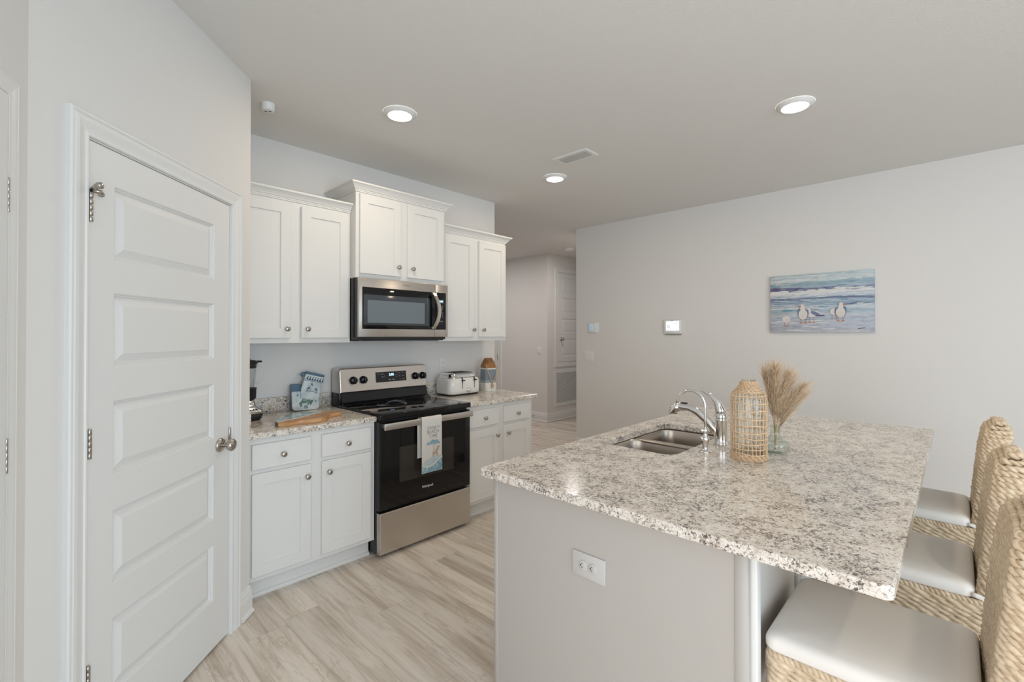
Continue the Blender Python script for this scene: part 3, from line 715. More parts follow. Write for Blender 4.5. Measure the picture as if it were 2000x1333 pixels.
rings = [[(p[0]-.016, p[1], p[2]), (p[0]-.012, p[1]-.008, p[2]), (p[0]+.012, p[1]-.008, p[2]), (p[0]+.016, p[1], p[2]), (p[0]+.012, p[1]+.006, p[2]), (p[0]-.012, p[1]+.006, p[2])] for p in path]
mb.loft(rings, 0, False); mb.box(2.160, 2.188, MF-.014, MF, 1.476, 1.490); mb.box(2.160, 2.188, MF-.014, MF, 1.734, 1.748); mb.build('door_handle', M['steel'], md)
text('brand_lettering', 'Whirlpool', .019, TXT(1.944, MF-.0006, 1.789), M['grey_print'], md, sx=.9)

# ================================================================== TOWEL
tw = thing('dish_towel', 'beach print dish towel hanging on the oven door handle', 'towel', (1.93, 2.61, .50))
def towel_sheet(x0, x1, pts, wav, ph):
    mb = MB(); nx = 14; rings = []
    for k, (y, z) in enumerate(pts):
        f = min(1, k/4); row = []
        for i in range(nx+1):
            u_ = i/nx; d = f*wav*(math.sin(u_*7+ph)*.6+math.sin(u_*13+k*.25+ph)*.4)
            row.append((x0+(x1-x0)*u_, y+d, z))
        rings.append(row)
    back = [[(x, y+.003, z) for x, y, z in r_] for r_ in rings]
    mb.loft(rings, 0, True, (False, False), False); mb.loft([r_[::-1] for r_ in back], 0, True, (False, False), False)
    a, b = rings[-1], back[-1]; n0 = len(a)
    mb.add(a+b, [(i, i+1, n0+i+1, n0+i) for i in range(n0-1)])
    for e in (0, -1):
        c = [r_[e] for r_ in rings]+[r_[e] for r_ in back]; n1 = len(rings); mb.add(c, [(i, i+1, n1+i+1, n1+i) for i in range(n1-1)])
    return mb
front = [(2.622, .8705), (2.613, .8695), (2.609, .862)]+[(2.608, .862-.0148*i) for i in range(1, 26)]
towel_sheet(1.855, 2.022, front, .0016, .4).build('front_fall', M['towel'], tw)
backp = [(2.622, .8705), (2.632, .8690), (2.636, .860)]+[(2.640, .860-.0148*i) for i in range(1, 19)]
towel_sheet(1.842, 2.018, backp, .0012, 1.4).build('back_fall', M['towel'], tw)
TY = 2.6035
PL = [0]
def poly(mb, pts, y, th=.0008, mi=0):
    PL[0] += 1; e_ = (PL[0] % 60)*.000004
    mb.prism(pts, y-e_, y+th, 'y', mi)
mb = MB()
N = 18; arc = [(1.856+.165*i/N, .553+.040*(i/N)**.8+.016*math.sin(PI*i/N)) for i in range(N+1)]
low = [(1.856+.165*i/N, .545-.018*math.sin(PI*min(1, i/N*1.25))+.036*(i/N)**2.2) for i in range(N+1)]
poly(mb, [(1.856, .4935), (2.021, .4935)]+low[::-1], TY, .0008, 0)
poly(mb, low+arc[::-1], TY+.0002, .0006, 1)
for k in range(1, 6):
    ln = [(p[0], p[1]+(a_[1]-p[1])*k/6) for p, a_ in zip(low, arc)]
    poly(mb, ln+[(x, z+.0022) for x, z in ln][::-1], TY-.0003, .0005, 2 if k % 2 else 0)
poly(mb, [(x, z-.002) for x, z in low]+[(x, z+.003) for x, z in low][::-1], TY-.0004, .0005, 2)
DZ = -.048
def sh(p): return [(x, z+DZ) for x, z in p]
# umbrella
poly(mb, sh([(1.890+.118*i/12, .728+.004*math.sin(i*1.6)) for i in range(13)]+[(2.008-.118*i/12, .728+.004*math.sin((12-i)*1.6)+.029*abs(math.sin(PI*i/12))**.7) for i in range(1, 12)]), TY-.0002, .0005, 0)
poly(mb, sh([(1.945, .655), (1.949, .655), (1.954, .728), (1.951, .728)]), TY-.0001, .0005, 3)
# beach chair
poly(mb, sh([(1.956, .668), (1.990, .714), (2.003, .708), (1.976, .662)]), TY-.0002, .0005, 3)
poly(mb, sh([(1.938, .672), (1.980, .668), (1.980, .661), (1.938, .665)]), TY-.0002, .0005, 3)
for a, b in ((1.942, 1.948), (1.958, 1.940), (1.970, 1.982), (1.984, 1.972)): poly(mb, sh([(a, .666), (a+.004, .666), (b+.004, .644), (b, .644)]), TY-.0002, .0005, 3)
mb.build('beach_print', [M['tw_teal'], M['tw_wave'], M['white_paint'], M['tw_tan']], tw)
text('script_lettering', 'Living in', .034, TXT(1.945, TY-.0004, .797), M['tw_ink'], tw, shear=.35, sx=.95, offset=-.0007)
text('print_lettering', 'BEACH', .035, TXT(1.945, TY-.0004, .766), M['tw_ink'], tw, sx=.88, spacing=1.05, offset=-.0008)
text('print_lettering', 'TIME', .035, TXT(1.945, TY-.0004, .735), M['tw_ink'], tw, sx=.88, spacing=1.15, offset=-.0008)

# ================================================================== COUNTER THINGS
# toaster: near vertical edge at (2.514, 3.081), long side along +x
tt = thing('toaster', 'cream retro four slice toaster with chrome top', 'toaster', (2.62, 3.17, ZT))
tx0, tx1, ty0, ty1 = 2.478, 2.828, 3.075, 3.310
mb = MB(); rings = []
for ins_, z in ((.014, .918), (.002, .926), (0, .95), (.0, 1.00), (.003, 1.035), (.008, 1.052), (.014, 1.058)):
    rings.append(rrect(tx0+ins_, tx1-ins_, ty0+ins_, ty1-ins_, .055, z, 8))
mb.loft(rings); mb.build('toaster_body', M['toaster'], tt)
mb = MB(); mb.loft([rrect(tx0+.010, tx1-.010, ty0+.010, ty1-.010, .05, z, 8) for z in (ZT+.001, .919)]); mb.build('toaster_base', M['blackplastic'], tt)
mb = MB(); rings = []
for ins_, z in ((.010, 1.054), (.012, 1.058), (.020, 1.062), (.022, 1.083), (.026, 1.092), (.036, 1.097), (.05, 1.099)):
    rings.append(rrect(tx0+ins_, tx1-ins_, ty0+ins_, ty1-ins_, .05, z, 8))
mb.loft(rings)
for i in range(26):
    x = tx0+.085+i*.0075; mb.box(x, x+.0035, ty0+.0185, ty0+.026, 1.065, 1.083, bev=.0008, seg=1)
top = mb.build('chrome_top', M['chrome'], tt)
mb = MB()
for k in range(4): y = ty0+.055+k*.040; mb.box(tx0+.075, tx1-.075, y-.010, y+.010, 1.0985, 1.1005, bev=.0008, seg=1)
mb.build('bread_slots', M['slot'], top)
for lx in (2.606, 2.742):
    mb = MB(); mb.box(lx-.0025, lx+.0025, ty0-.001, ty0+.02, .966, 1.062); mb.box(lx-.014, lx+.014, ty0-.022, ty0+.002, 1.032, 1.042, bev=.003); mb.build('lever', M['blackplastic'], tt)
mb = MB(); mb.lathe([(.022, 0), (.022, .005), (.017, .010), (.001, .011)], (2.674, ty0, .950), '-y', 26); mb.box(2.672, 2.676, ty0-.013, ty0-.009, .936, .964); mb.build('browning_dial', M['chrome'], tt)
# buoy
bx, by = 3.012, 3.185
ba = -.18
Tb = Matrix.Translation((bx, by, 0)) @ Matrix.Rotation(ba, 4, 'Z')
bo = thing('wooden_buoy', 'decorative square wooden buoy with rope, striped blue and white', 'buoy', (bx, by, ZT))
def bring(h, z, c=.016): 
    h2 = h; return [(h2-c, -h2, z), (h2, -h2+c, z), (h2, h2-c, z), (h2-c, h2, z), (-h2+c, h2, z), (-h2, h2-c, z), (-h2, -h2+c, z), (-h2+c, -h2, z)]
def bband(nm, zs, mt):
    mb = MB(Tb); mb.loft([bring(h, z) for h, z in zs], 0, False); return mb.build(nm, mt, bo)
bband('white_band', [(.057, ZT), (.059, ZT+.004), (.059, .983)], M['white_paint'])
bband('sage_band', [(.0592, .983), (.0592, 1.006)], M['sage'])
bband('blue_band', [(.059, 1.006), (.059, 1.108)], M['blue_grey'])
bband('white_stripe', [(.0595, 1.108), (.0595, 1.119)], M['white_paint'])
bband('wood_top', [(.0585, 1.119), (.058, 1.135), (.050, 1.165), (.040, 1.190), (.033, 1.208), (.031, 1.211)], M['teak'])
mb = MB(Tb); mb.tube([(-.052, -.030, 1.150), (-.056, -.052, 1.140), (-.052, -.064, 1.110), (-.035, -.066, 1.06), (-.012, -.067, 1.005), (.002, -.067, .968), (.016, -.067, 1.0), (.036, -.067, 1.04), (.056, -.060, 1.09), (.066, -.045, 1.12), (.058, -.030, 1.140)], .0042, 8)
mb.tube([(.0-.012, -.070, .962), (.004, -.074, .972), (.014, -.070, .958), (.0, -.074, .950), (-.008, -.072, .962), (.006, -.076, .966)], .006, 8)
for dx in (-.010, .008): mb.tube([(0, -.072, .958), (dx, -.070, .944), (dx*1.3, -.069, .934)], .0035, 6)
mb.build('rope', M['jute'], bo)
# pot holder leaning on the splash with an oven mitt tucked in
def leanT(x, y, z, tilt, roll=0, yaw=0): return Matrix.Translation((x, y, z)) @ Matrix.Rotation(yaw, 4, 'Z') @ Matrix.Rotation(tilt, 4, 'X') @ Matrix.Rotation(roll, 4, 'Y')
TP = leanT(1.352, 3.262, ZT+.001, -.20, .035)
ph = thing('pot_holder', 'pale pocket pot holder with sea turtle print leaning on the backsplash', 'pot holder', (1.352, 3.27, ZT))
def padshape(w_, h_, r_, n=6):
    pts = []
    for cx, cz, a0 in ((w_/2-r_, r_, -PI/2), (w_/2-r_, h_-r_*.4, 0), (-w_/2+r_, h_-r_*.4, PI/2), (-w_/2+r_, r_, PI)):
        rr = r_ if cz == r_ else r_*.4
        ccx = cx if cz == r_ else (w_/2-rr if cx > 0 else -w_/2+rr)
        ccz = cz if cz == r_ else h_-rr
        for i in range(n+1): a = a0+PI/2*i/n; pts.append((ccx+rr*math.cos(a), ccz+rr*math.sin(a)))
    return pts
def pad(mb, pts, y0, th, mi=0, puff=.006):
    cx = sum(p[0] for p in pts)/len(pts); cz = sum(p[1] for p in pts)/len(pts)
    def ring(k, y): return [(cx+(x-cx)*k, y, cz+(z-cz)*k) for x, z in pts]
    mb.loft([ring(.90, y0), ring(.97, y0+th*.12), ring(1, y0+th*.5), ring(.97, y0+th*.88), ring(.90, y0+th)], mi)
mb = MB(TP); pad(mb, padshape(.188, .185, .026), .004, .014); mb.build('backing', M['denim'], ph)
mb = MB(TP); pad(mb, padshape(.186, .134, .026), -.010, .012); pk = mb.build('pocket', M['mitt'], ph)
mb = MB(TP); yk = -.0112
def ell(cx, cz, a, b, rot, n=18, k0=0, k1=1): return [(cx+a*math.cos(t)*math.cos(rot)-b*math.sin(t)*math.sin(rot), cz+a*math.cos(t)*math.sin(rot)+b*math.sin(t)*math.cos(rot)) for t in [2*PI*(k0+(k1-k0)*i/n) for i in range(n)]]
poly(mb, ell(.006, .075, .042, .020, .50), yk, .001, 1); poly(mb, ell(.004, .077, .028, .013, .50), yk-.0006, .001, 2)
poly(mb, ell(.050, .103, .012, .008, .4), yk, .001, 1)
poly(mb, ell(.040, .060, .030, .008, 1.15), yk, .001, 1); poly(mb, ell(-.036, .052, .016, .006, .75), yk, .001, 1); poly(mb, ell(.020, .050, .02, .006, .85), yk, .001, 1); poly(mb, ell(-.034, .036, .012, .006, 1.2), yk, .001, 1)
for x in (-.005, .003, .010): poly(mb, ell(x-.004, .022, .0022, .012, .1), yk, .001, 0)
for x, z in ((-.055, .105), (-.012, .112), (.068, .058)):
    for r_ in range(3): poly(mb, ell(x, z, .008, .0012, r_*PI/3+.2), yk, .001, 0)
for i in range(22): poly(mb, [(-.087+i*.0083, .129), (-.084+i*.0083, .129), (-.084+i*.0083, .134), (-.087+i*.0083, .134)], yk+.002, .002, 0)
for i in range(6): poly(mb, ell(-.082+i*.008, .018, .0012, .009, .25*(-1)**i), yk+.001, .001, 3)
mb.build('turtle_print', [M['ink'], M['turtle'], M['turtle2'], M['sage']], pk)
TMi = leanT(1.385, 3.268, 1.005, -.13, .27)
mi_ = thing('oven_mitt', 'pale oven mitt with crab print tucked into the turtle pot holder', 'oven mitt', (1.385, 3.285, 1.005))
body = [(-.066, -.03), (.060, -.03), (.062, .05), (.056, .085), (.066, .115), (.066, .155), (-.064, .155), (-.066, .10), (-.072, .04)]
mb = MB(TMi); pad(mb, body, -.006, .018); mb.build('mitt_body', M['mitt'], mi_)
mb = MB(TMi); pad(mb, [(-.067, .140), (.069, .140), (.069, .160), (-.067, .160)], -.0075, .021); mb.tube([(-.066, .15, 0), (-.066, .15, 0)], .001, 4)
mb.v = mb.v[:20]; mb.f = [f for f in mb.f if max(f) < 20]; mb.mi = mb.mi[:len(mb.f)]; mb.sm = mb.sm[:len(mb.f)]
mb.build('cuff_binding', M['denim'], mi_)
mb = MB(TMi); mb.tube([(-.058, .004, .150), (-.085, .004, .142), (-.096, .004, .128), (-.085, .006, .122), (-.062, .006, .132)], .006, 8); mb.build('hanging_loop', M['denim'], mi_)
mb = MB(TMi); yk = -.0078
for i in range(7):
    x = -.055+i*.018
    poly(mb, [(x, .104), (x+.008, .128), (x+.017, .132), (x+.010, .120), (x+.014, .110), (x+.017, .104)], yk, .001, 0)
poly(mb, [(-.066, .0965), (.058, .0965), (.058, .099), (-.066, .099)], yk, .001, 0)
for r_ in range(5): poly(mb, ell(-.008+.006*math.cos(PI/2+r_*2*PI/5), .078+.006*math.sin(PI/2+r_*2*PI/5), .007, .0018, PI/2+r_*2*PI/5), yk, .001, 0)
for s in (-1, 1):
    poly(mb, ell(s*.028+.002, .047, .015, .0055, s*-.9+PI), yk, .001, 1); poly(mb, ell(s*.018+.002, .044, .010, .002, s*.5), yk, .001, 1)
    poly(mb, ell(s*.034+.002, .028, .012, .002, s*-.5), yk, .001, 0)
poly(mb, [(-.030, .020), (-.015, .032), (.018, .032), (.034, .020), (.032, .018), (.018, .029), (-.014, .029), (-.028, .018)], yk, .001, 0)
mb.build('crab_print', [M['ink'], M['denim']], mi_)
# cutting board
cbd = thing('cutting_board', 'live edge wooden cutting board with sea resin half on left counter', 'cutting board', (1.2, 2.9, ZT))
mb = MB()
wood = [(.998, 2.778), (1.03, 2.766), (1.086, 2.768), (1.15, 2.758), (1.22, 2.752), (1.272, 2.764), (1.300, 2.810), (1.330, 2.862), (1.345, 2.876), (1.415, 2.882), (1.428, 2.896), (1.426, 2.935), (1.412, 2.948), (1.362, 2.952), (1.330, 2.970), (1.29, 2.945), (1.20, 2.890), (1.12, 2.845), (1.05, 2.822), (1.000, 2.800)]
mb.prism(wood, ZT+.001, ZT+.026, 'z'); mb.build('wood_half', M['acacia'], cbd)
mb = MB()
res_ = [(1.000, 2.8005), (1.05, 2.8225), (1.12, 2.8455), (1.20, 2.8905), (1.29, 2.9455), (1.330, 2.9705), (1.300, 3.020), (1.24, 3.052), (1.17, 3.050), (1.10, 3.010), (1.045, 2.930), (1.010, 2.860)]
mb.prism(res_, ZT+.001, ZT+.0255, 'z', 1); n = len(res_); mb.add([(x, y, ZT+.0262) for x, y in res_], [list(range(n))], 0); mb.build('resin_half', [M['resin'], M['resin_edge']], cbd)
mb = MB(); ln = res_[:6]; mb.prism([(x, y-.003) for x, y in ln]+[(x-.004, y+.006) for x, y in ln][::-1], ZT+.0258, ZT+.0268, 'z'); mb.build('foam_line', M['foam_white'], cbd)
# blender
bl = thing('blender', 'glass jar blender with black and chrome base beside pantry wall', 'blender', (.955, 3.14, ZT))
bxc, byc = .945, 3.165
mb = MB(); mb.loft([rrect(bxc-a, bxc+a, byc-b, byc+b, r_, z, 6) for a, b, r_, z in ((.066, .075, .03, ZT), (.074, .083, .03, ZT+.012), (.082, .09, .03, ZT+.045))]); mb.build('blender_foot', M['blackplastic'], bl)
mb = MB(); mb.loft([rrect(bxc-a, bxc+a, byc-b, byc+b, r_, z, 6) for a, b, r_, z in ((.083, .091, .03, ZT+.045), (.080, .088, .03, ZT+.062), (.060, .066, .03, ZT+.085), (.050, .050, .03, ZT+.10), (.048, .048, .03, ZT+.128))]); mb.build('motor_housing', M['chrome'], bl)
mb = MB(); mb.add([(bxc-.05, byc-.086, ZT+.058), (bxc+.05, byc-.086, ZT+.058), (bxc+.04, byc-.066, ZT+.082), (bxc-.04, byc-.066, ZT+.082)], [(0, 1, 2, 3)])
for i in range(5): mb.lathe([(.006, 0), (.006, .004), (.002, .005)], (bxc-.036+i*.018, byc-.080, ZT+.068), '-y', 10)
mb.build('button_panel', M['blackplastic'], bl)
mb = MB(); mb.lathe([(.052, ZT+.128), (.058, ZT+.132), (.060, ZT+.19), (.064, ZT+.196)], (bxc, byc, 0), 'z', 28); mb.build('jar_collar', M['blackplastic'], bl)
mb = MB(); mb.lathe([(.046, ZT+.196), (.050, ZT+.21), (.062, ZT+.33), (.064, ZT+.345), (.061, ZT+.345), (.058, ZT+.33), (.046, ZT+.21), (.002, ZT+.204)], (bxc, byc, 0), 'z', 28, caps=(True, False)); mb.build('jar', M['glass'], bl)
mb = MB(); mb.tube([(bxc+.058, byc-.01, ZT+.335), (bxc+.082, byc-.012, ZT+.325), (bxc+.092, byc-.013, ZT+.285), (bxc+.082, byc-.012, ZT+.235), (bxc+.054, byc-.01, ZT+.215)], .007, 10); mb.build('jar_handle', M['glass'], bl)
mb = MB(); mb.lathe([(.058, ZT+.318), (.060, ZT+.345), (.068, ZT+.347), (.070, ZT+.358), (.05, ZT+.366), (.026, ZT+.368), (.024, ZT+.38), (.002, ZT+.382)], (bxc, byc, 0), 'z', 28); mb.box(bxc+.04, bxc+.088, byc-.02, byc+.02, ZT+.350, ZT+.362, bev=.003); mb.build('lid', M['blackplastic'], bl)

# ================================================================== ISLAND DECOR
vx, vy = 2.128, .645
wv = thing('woven_bottle_vase', 'tall glass bottle vase wrapped in an open straw cage', 'vase', (vx, vy, ZT))
mb = MB(); mb.lathe([(.060, .002), (.0655, .010), (.0655, .256), (.0605, .274), (.0450, .290), (.0330, .304), (.0275, .316), (.026, .328), (.028, .331), (.028, .336), (.0245, .336), (.0235, .318), (.030, .302), (.042, .288), (.0575, .272), (.0625, .254), (.0625, .014), (.002, .008)], (vx, vy, ZT), 'z', 36, caps=(True, False)); mb.build('glass_bottle', M['glass'], wv)
mb = MB(); RV = .0690
def wring(z, r_, rad, wob, ph_):
    mb.tube([(vx+r_*math.cos(2*PI*i/48), vy+r_*math.sin(2*PI*i/48), ZT+z+wob*math.sin(2*PI*i/48*2+ph_)+wob*.5*math.sin(2*PI*i/48*5+ph_*2)) for i in range(48)], rad, 6, closed=True)
def vr(z):   # wall radius of the cage
    K = ((0, RV), (.256, RV), (.266, .0680), (.276, .0640), (.285, .0560), (.293, .0480), (.302, .0405), (.310, .0350), (.318, .0315), (.35, .0300))
    for (a, ra), (b, rb) in zip(K, K[1:]):
        if z <= b: return ra+(rb-ra)*(z-a)/(b-a)
    return .0305
for z in (.029, .050, .069, .092, .117, .145, .173, .206, .239, .268): wring(z, vr(z)+.001, .0022, .0022, z*90)
nV = 26
for k in range(nV):
    a = 2*PI*k/nV; zz = [.004+.274*i/14 for i in range(15)]
    mb.tube([(vx+vr(z)*math.cos(a+.035*math.sin(z*45+k*1.7)), vy+vr(z)*math.sin(a+.035*math.sin(z*45+k*1.7)), ZT+z) for z in zz], .0019, 5)
mb.build('straw_cage', M['twine'], wv)
def dense(z0, z1, n, fn):
    mb = MB()
    for k in range(n):
        z = z0+(z1-z0)*k/(n-1); r_ = fn(z); o_ = k*1.3
        mb.tube([(vx+(r_+.0007*math.sin(i*1.7+o_))*math.cos(2*PI*i/72), vy+(r_+.0007*math.sin(i*1.7+o_))*math.sin(2*PI*i/72), ZT+z+.0007*math.cos(i*1.7+o_)) for i in range(72)], [.0019+.0007*math.sin(i*PI/2+o_) for i in range(72)], 5, closed=True)
    mb.build('woven_band', M['twine'], wv)
dense(.003, .025, 6, lambda z: RV+.0008); dense(.280, .326, 12, lambda z: vr(z)+.001)
gxv, gyv = 2.302, .588
gv = thing('glass_bud_vase', 'small pale green glass bottle vase holding dried pampas grass', 'vase', (gxv, gyv, ZT))
mb = MB(); mb.lathe([(.046, .0), (.0525, .004), (.054, .012), (.0545, .045), (.052, .053), (.040, .060), (.024, .071), (.0195, .085), (.0195, .112), (.023, .120), (.024, .122), (.0215, .123), (.0170, .112), (.0170, .086), (.0215, .073), (.038, .0565), (.0505, .049), (.0515, .013), (.003, .010)], (gxv, gyv, ZT), 'z', 36, caps=(True, False)); mb.build('bottle', M['glass_green'], gv)
# pampas stems fan towards camera right
right = Vector((math.sin(math.radians(43.69)), -math.cos(math.radians(43.69)), 0)); fwd = Vector((right.y*-1, right.x, 0))
base = Vector((gxv, gyv, ZT+.016))
stems = []
for lean, dep, h in ((-.050, .012, .318), (-.028, -.02, .335), (-.002, .025, .322), (.026, -.012, .308), (.052, .018, .286), (.076, -.016, .258), (.096, .012, .222)):
    st = thing('pampas_grass_stem', 'dried beige pampas grass stem with feathery plume in bud vase', 'dried grass', base+right*lean*.05, 'pampas stems in the glass vase')
    b0 = base+right*(-lean*.06)+fwd*dep*.1; tip = base+right*(lean+.018)+fwd*dep+Vector((0, 0, h))
    ctl = base+right*(lean*.10)+fwd*dep*.2+Vector((0, 0, h*.55))
    def bez(t): return b0*(1-t)**2+ctl*2*t*(1-t)+tip*t*t
    mb = MB(); mb.tube([bez(i/10*.8) for i in range(11)], [.0016]*11, 6); mb.build('stalk', M['stalk'], st)
    mb = MB()
    for k in range(620):
        t = .40+.60*random.random()**.75; p = bez(t); tg = (bez(min(1, t+.02))-bez(t-.02)).normalized()
        a = random.random()*6.28; sd = (right*math.cos(a)+fwd*math.sin(a)); L = .040+.055*random.random()
        sp_ = .16+.55*random.random()**1.5; e = p+(tg+sd*sp_).normalized()*L; mid = (p+e)/2+tg*.006
        droop = right*(.012*random.random())+Vector((0, 0, -.006*random.random()))
        mb.tube([p, mid, e+droop], [.0008, .0006, .0002], 3)
    mb.build('plume', M['plume'], st)

# ================================================================== WALL DEVICES (right wall, faces -x, local x = -Y)
def plateT(x, z, w_, h_, th, mb=None, mi=0, bev=.002, T=T_MX, y=XP, y0=0):
    mb = mb or MB(T); mb.box(x-w_/2, x+w_/2, y-th, y-y0, z-h_/2, z+h_/2, mi, bev); return mb
th = thing('thermostat', 'white thermostat with pale blue screen near the wall corner', 'thermostat', (XP, 3.20, 1.51))
plateT(-3.200, 1.511, .142, .124, .010, bev=.004).build('mounting_plate', M['plate'], th)
plateT(-3.208, 1.512, .104, .112, .026, y0=.009, bev=.004).build('housing', M['plate'], th)
sc_ = plateT(-3.223, 1.518, .056, .072, .0272, y0=.02, bev=.0005).build('screen', M['screen_blue'], th)
mb = MB(T_MX); mb.box(-3.226, -3.220, XP-.0278, XP-.027, 1.514, 1.524); mb.box(-3.234, -3.212, XP-.0278, XP-.027, 1.533, 1.5345); mb.build('screen_readout', M['grey_print'], sc_)
al = thing('security_panel', 'white wall security panel with bright lit touch screen', 'security panel', (XP, 2.195, 1.51))
plateT(-2.195, 1.514, .190, .150, .028, bev=.006).build('panel_housing', M['plate'], al)
s2 = plateT(-2.193, 1.522, .146, .102, .0292, y0=.02, bev=.001).build('touch_screen', M['screen'], al)
mb = MB(T_MX); mb.lathe([(.015, .0292), (.015, .0298), (.011, .0298), (.011, .0292)], (-2.238, XP, 1.515), '-y', 20, caps=(False, False)); mb.box(-2.160, -2.140, XP-.0298, XP-.029, 1.545, 1.549); mb.box(-2.252, -2.236, XP-.0298, XP-.029, 1.476, 1.479); mb.box(-2.142, -2.128, XP-.0298, XP-.029, 1.476, 1.479); mb.build('screen_icons', M['sage'], s2)
mb = MB(T_MX); mb.lathe([(.005, .028), (.005, .030), (.001, .030)], (-2.197, XP, 1.582), '-y', 12); mb.build('camera_lens', M['slot'], al)
plateT(-2.195, 1.4385, .180, .018, .022, bev=.003).build('speaker_strip', mat('grey_plastic', (.30, .30, .285), .5), al)
def switch(T, x, y, z, w_, h_, label, n):
    r = thing('light_switch', label, 'light switch', T @ Vector((x, y, z)))
    plateT(x, z, w_, h_, .006, T=T, y=y).build('cover_plate', M['plate'], r)
    for k in range(n):
        cx = x+(k-(n-1)/2)*.046; mb = MB(T); mb.prism([(y-.006, z-.033), (y-.0095, z-.033), (y-.0065, z), (y-.0085, z+.033), (y-.006, z+.033)], cx-.0165, cx+.0165, 'x'); mb.box(cx-.017, cx+.017, y-.0064, y-.0058, z-.0345, z+.0345); mb.build('rocker', M['plate'], r)
    return r
switch(T_MX, -3.270, XP, 1.166, .127, .121, 'white double rocker light switch below the thermostat', 2)
switch(T_MX, -5.012, XH, 1.166, .072, .117, 'white single light switch on the far hall wall', 1)
# door stop on hall baseboard
ds = thing('door_stop', 'small spring door stop on the hall baseboard', 'door stop', (XH-.016, 5.13, .078))
mb = MB(T_MX); mb.lathe([(.010, 0), (.010, .004), (.005, .006), (.0045, .055)], (-5.13, XH-.016, .078), '-y', 12); mb.build('spring', M['nickel'], ds)
mb = MB(T_MX); mb.lathe([(.008, .055), (.009, .062), (.006, .070), (.001, .071)], (-5.13, XH-.016, .078), '-y', 12); mb.build('rubber_tip', M['nickel'], ds)
# return air grille
gr_ = thing('return_air_grille', 'white louvred return air grille under the hall closet door', 'vent', (6.5, YH, .23))
mb = MB()
mb.nested(6.075, 6.99, .232, .846, YH-.012, [(0, .012), (0, .002), (.004, 0), (.055, 0), (.060, .008), (.062, .011)]); mb.build('grille_frame', M['trim'], gr_)
mb = MB(); zz = .298
while zz < .785: mb.prism([(YH-.009, zz), (YH-.0075, zz+.003), (YH-.0015, zz+.011), (YH-.003, zz+.008)], 6.135, 6.93, 'x'); zz += .0165
mb.build('louvres', M['trim'], gr_)
mb = MB(); mb.box(6.135, 6.93, YH-.0012, YH-.0004, .292, .786); mb.build('dark_backing', mat('grille_shadow', (.10, .095, .085), .9), gr_)

# ------------------------------------------------------------------ painting
pt = thing('canvas_painting', 'seagulls on a beach canvas painting on the right wall', 'painting', (XP, .87, 1.45))
PY0, PY1, PZ0, PZ1 = 1.253, .489, 1.449, 1.961
mp_ = mat('painted_sea', (.6, .68, .72), .75)
tc = node(mp_, 'ShaderNodeTexCoord'); sp3 = node(mp_, 'ShaderNodeSeparateXYZ'); link(mp_, tc.outputs['Object'], sp3.inputs[0])
vq = math_n(mp_, 'DIVIDE', sp3.outputs[2], PZ1-PZ0)
st1 = noise(mp_, coords(mp_, (1, 4.2, 26)), 1.0, 5, .62, .6); st2 = noise(mp_, coords(mp_, (1, 14, 80)), 1.0, 4, .6, .8); big = noise(mp_, coords(mp_, (1, 9, 9)), 1, 3)
vw = math_n(mp_, 'ADD', math_n(mp_, 'ADD', vq, math_n(mp_, 'MULTIPLY', math_n(mp_, 'SUBTRACT', st1, .5), .11)), math_n(mp_, 'MULTIPLY', math_n(mp_, 'SUBTRACT', big, .5), .05))
rp = ramp(mp_, [(.0, (.60, .60, .63)), (.06, (.50, .53, .60)), (.16, (.55, .58, .65)), (.24, (.45, .51, .60)), (.30, (.60, .63, .68)), (.37, (.36, .46, .55)), (.42, (.60, .65, .70)), (.48, (.28, .38, .48)), (.545, (.38, .47, .56)),
                (.57, (.16, .19, .30)), (.60, (.40, .48, .57)), (.635, (.64, .67, .71)), (.695, (.76, .76, .75)), (.715, (.20, .20, .32)), (.745, (.24, .28, .40)), (.78, (.40, .49, .56)), (.83, (.30, .42, .49)), (.862, (.36, .48, .54)), (.876, (.62, .68, .68)), (1, (.50, .61, .65))])
link(mp_, vw, rp.inputs[0])
stc = ramp(mp_, [(.36, (.55, .62, .70)), (.5, (1, 1, 1)), (.66, (1.25, 1.22, 1.18))]); link(mp_, st2, stc.inputs[0])
setc(mp_, mix(mp_, .55, rp.outputs[0], stc.outputs[0], 'MULTIPLY'))
mb = MB(T_MX); mb.box(-PY0, -PY1, XP-.032, XP, PZ0, PZ1, 0, .002, 1); mb.build('canvas', mp_, pt)
mb = MB(T_MX); PYF = XP-.0335
def pp(u_, v_): return (-PY0+u_*(PY0-PY1), PZ0+v_*(PZ1-PZ0))
def pel(u_, v_, a, b, rot=0, n=20): cx, cz = pp(u_, v_); return ell(cx, cz, a, b, rot, n)
GL = [0]
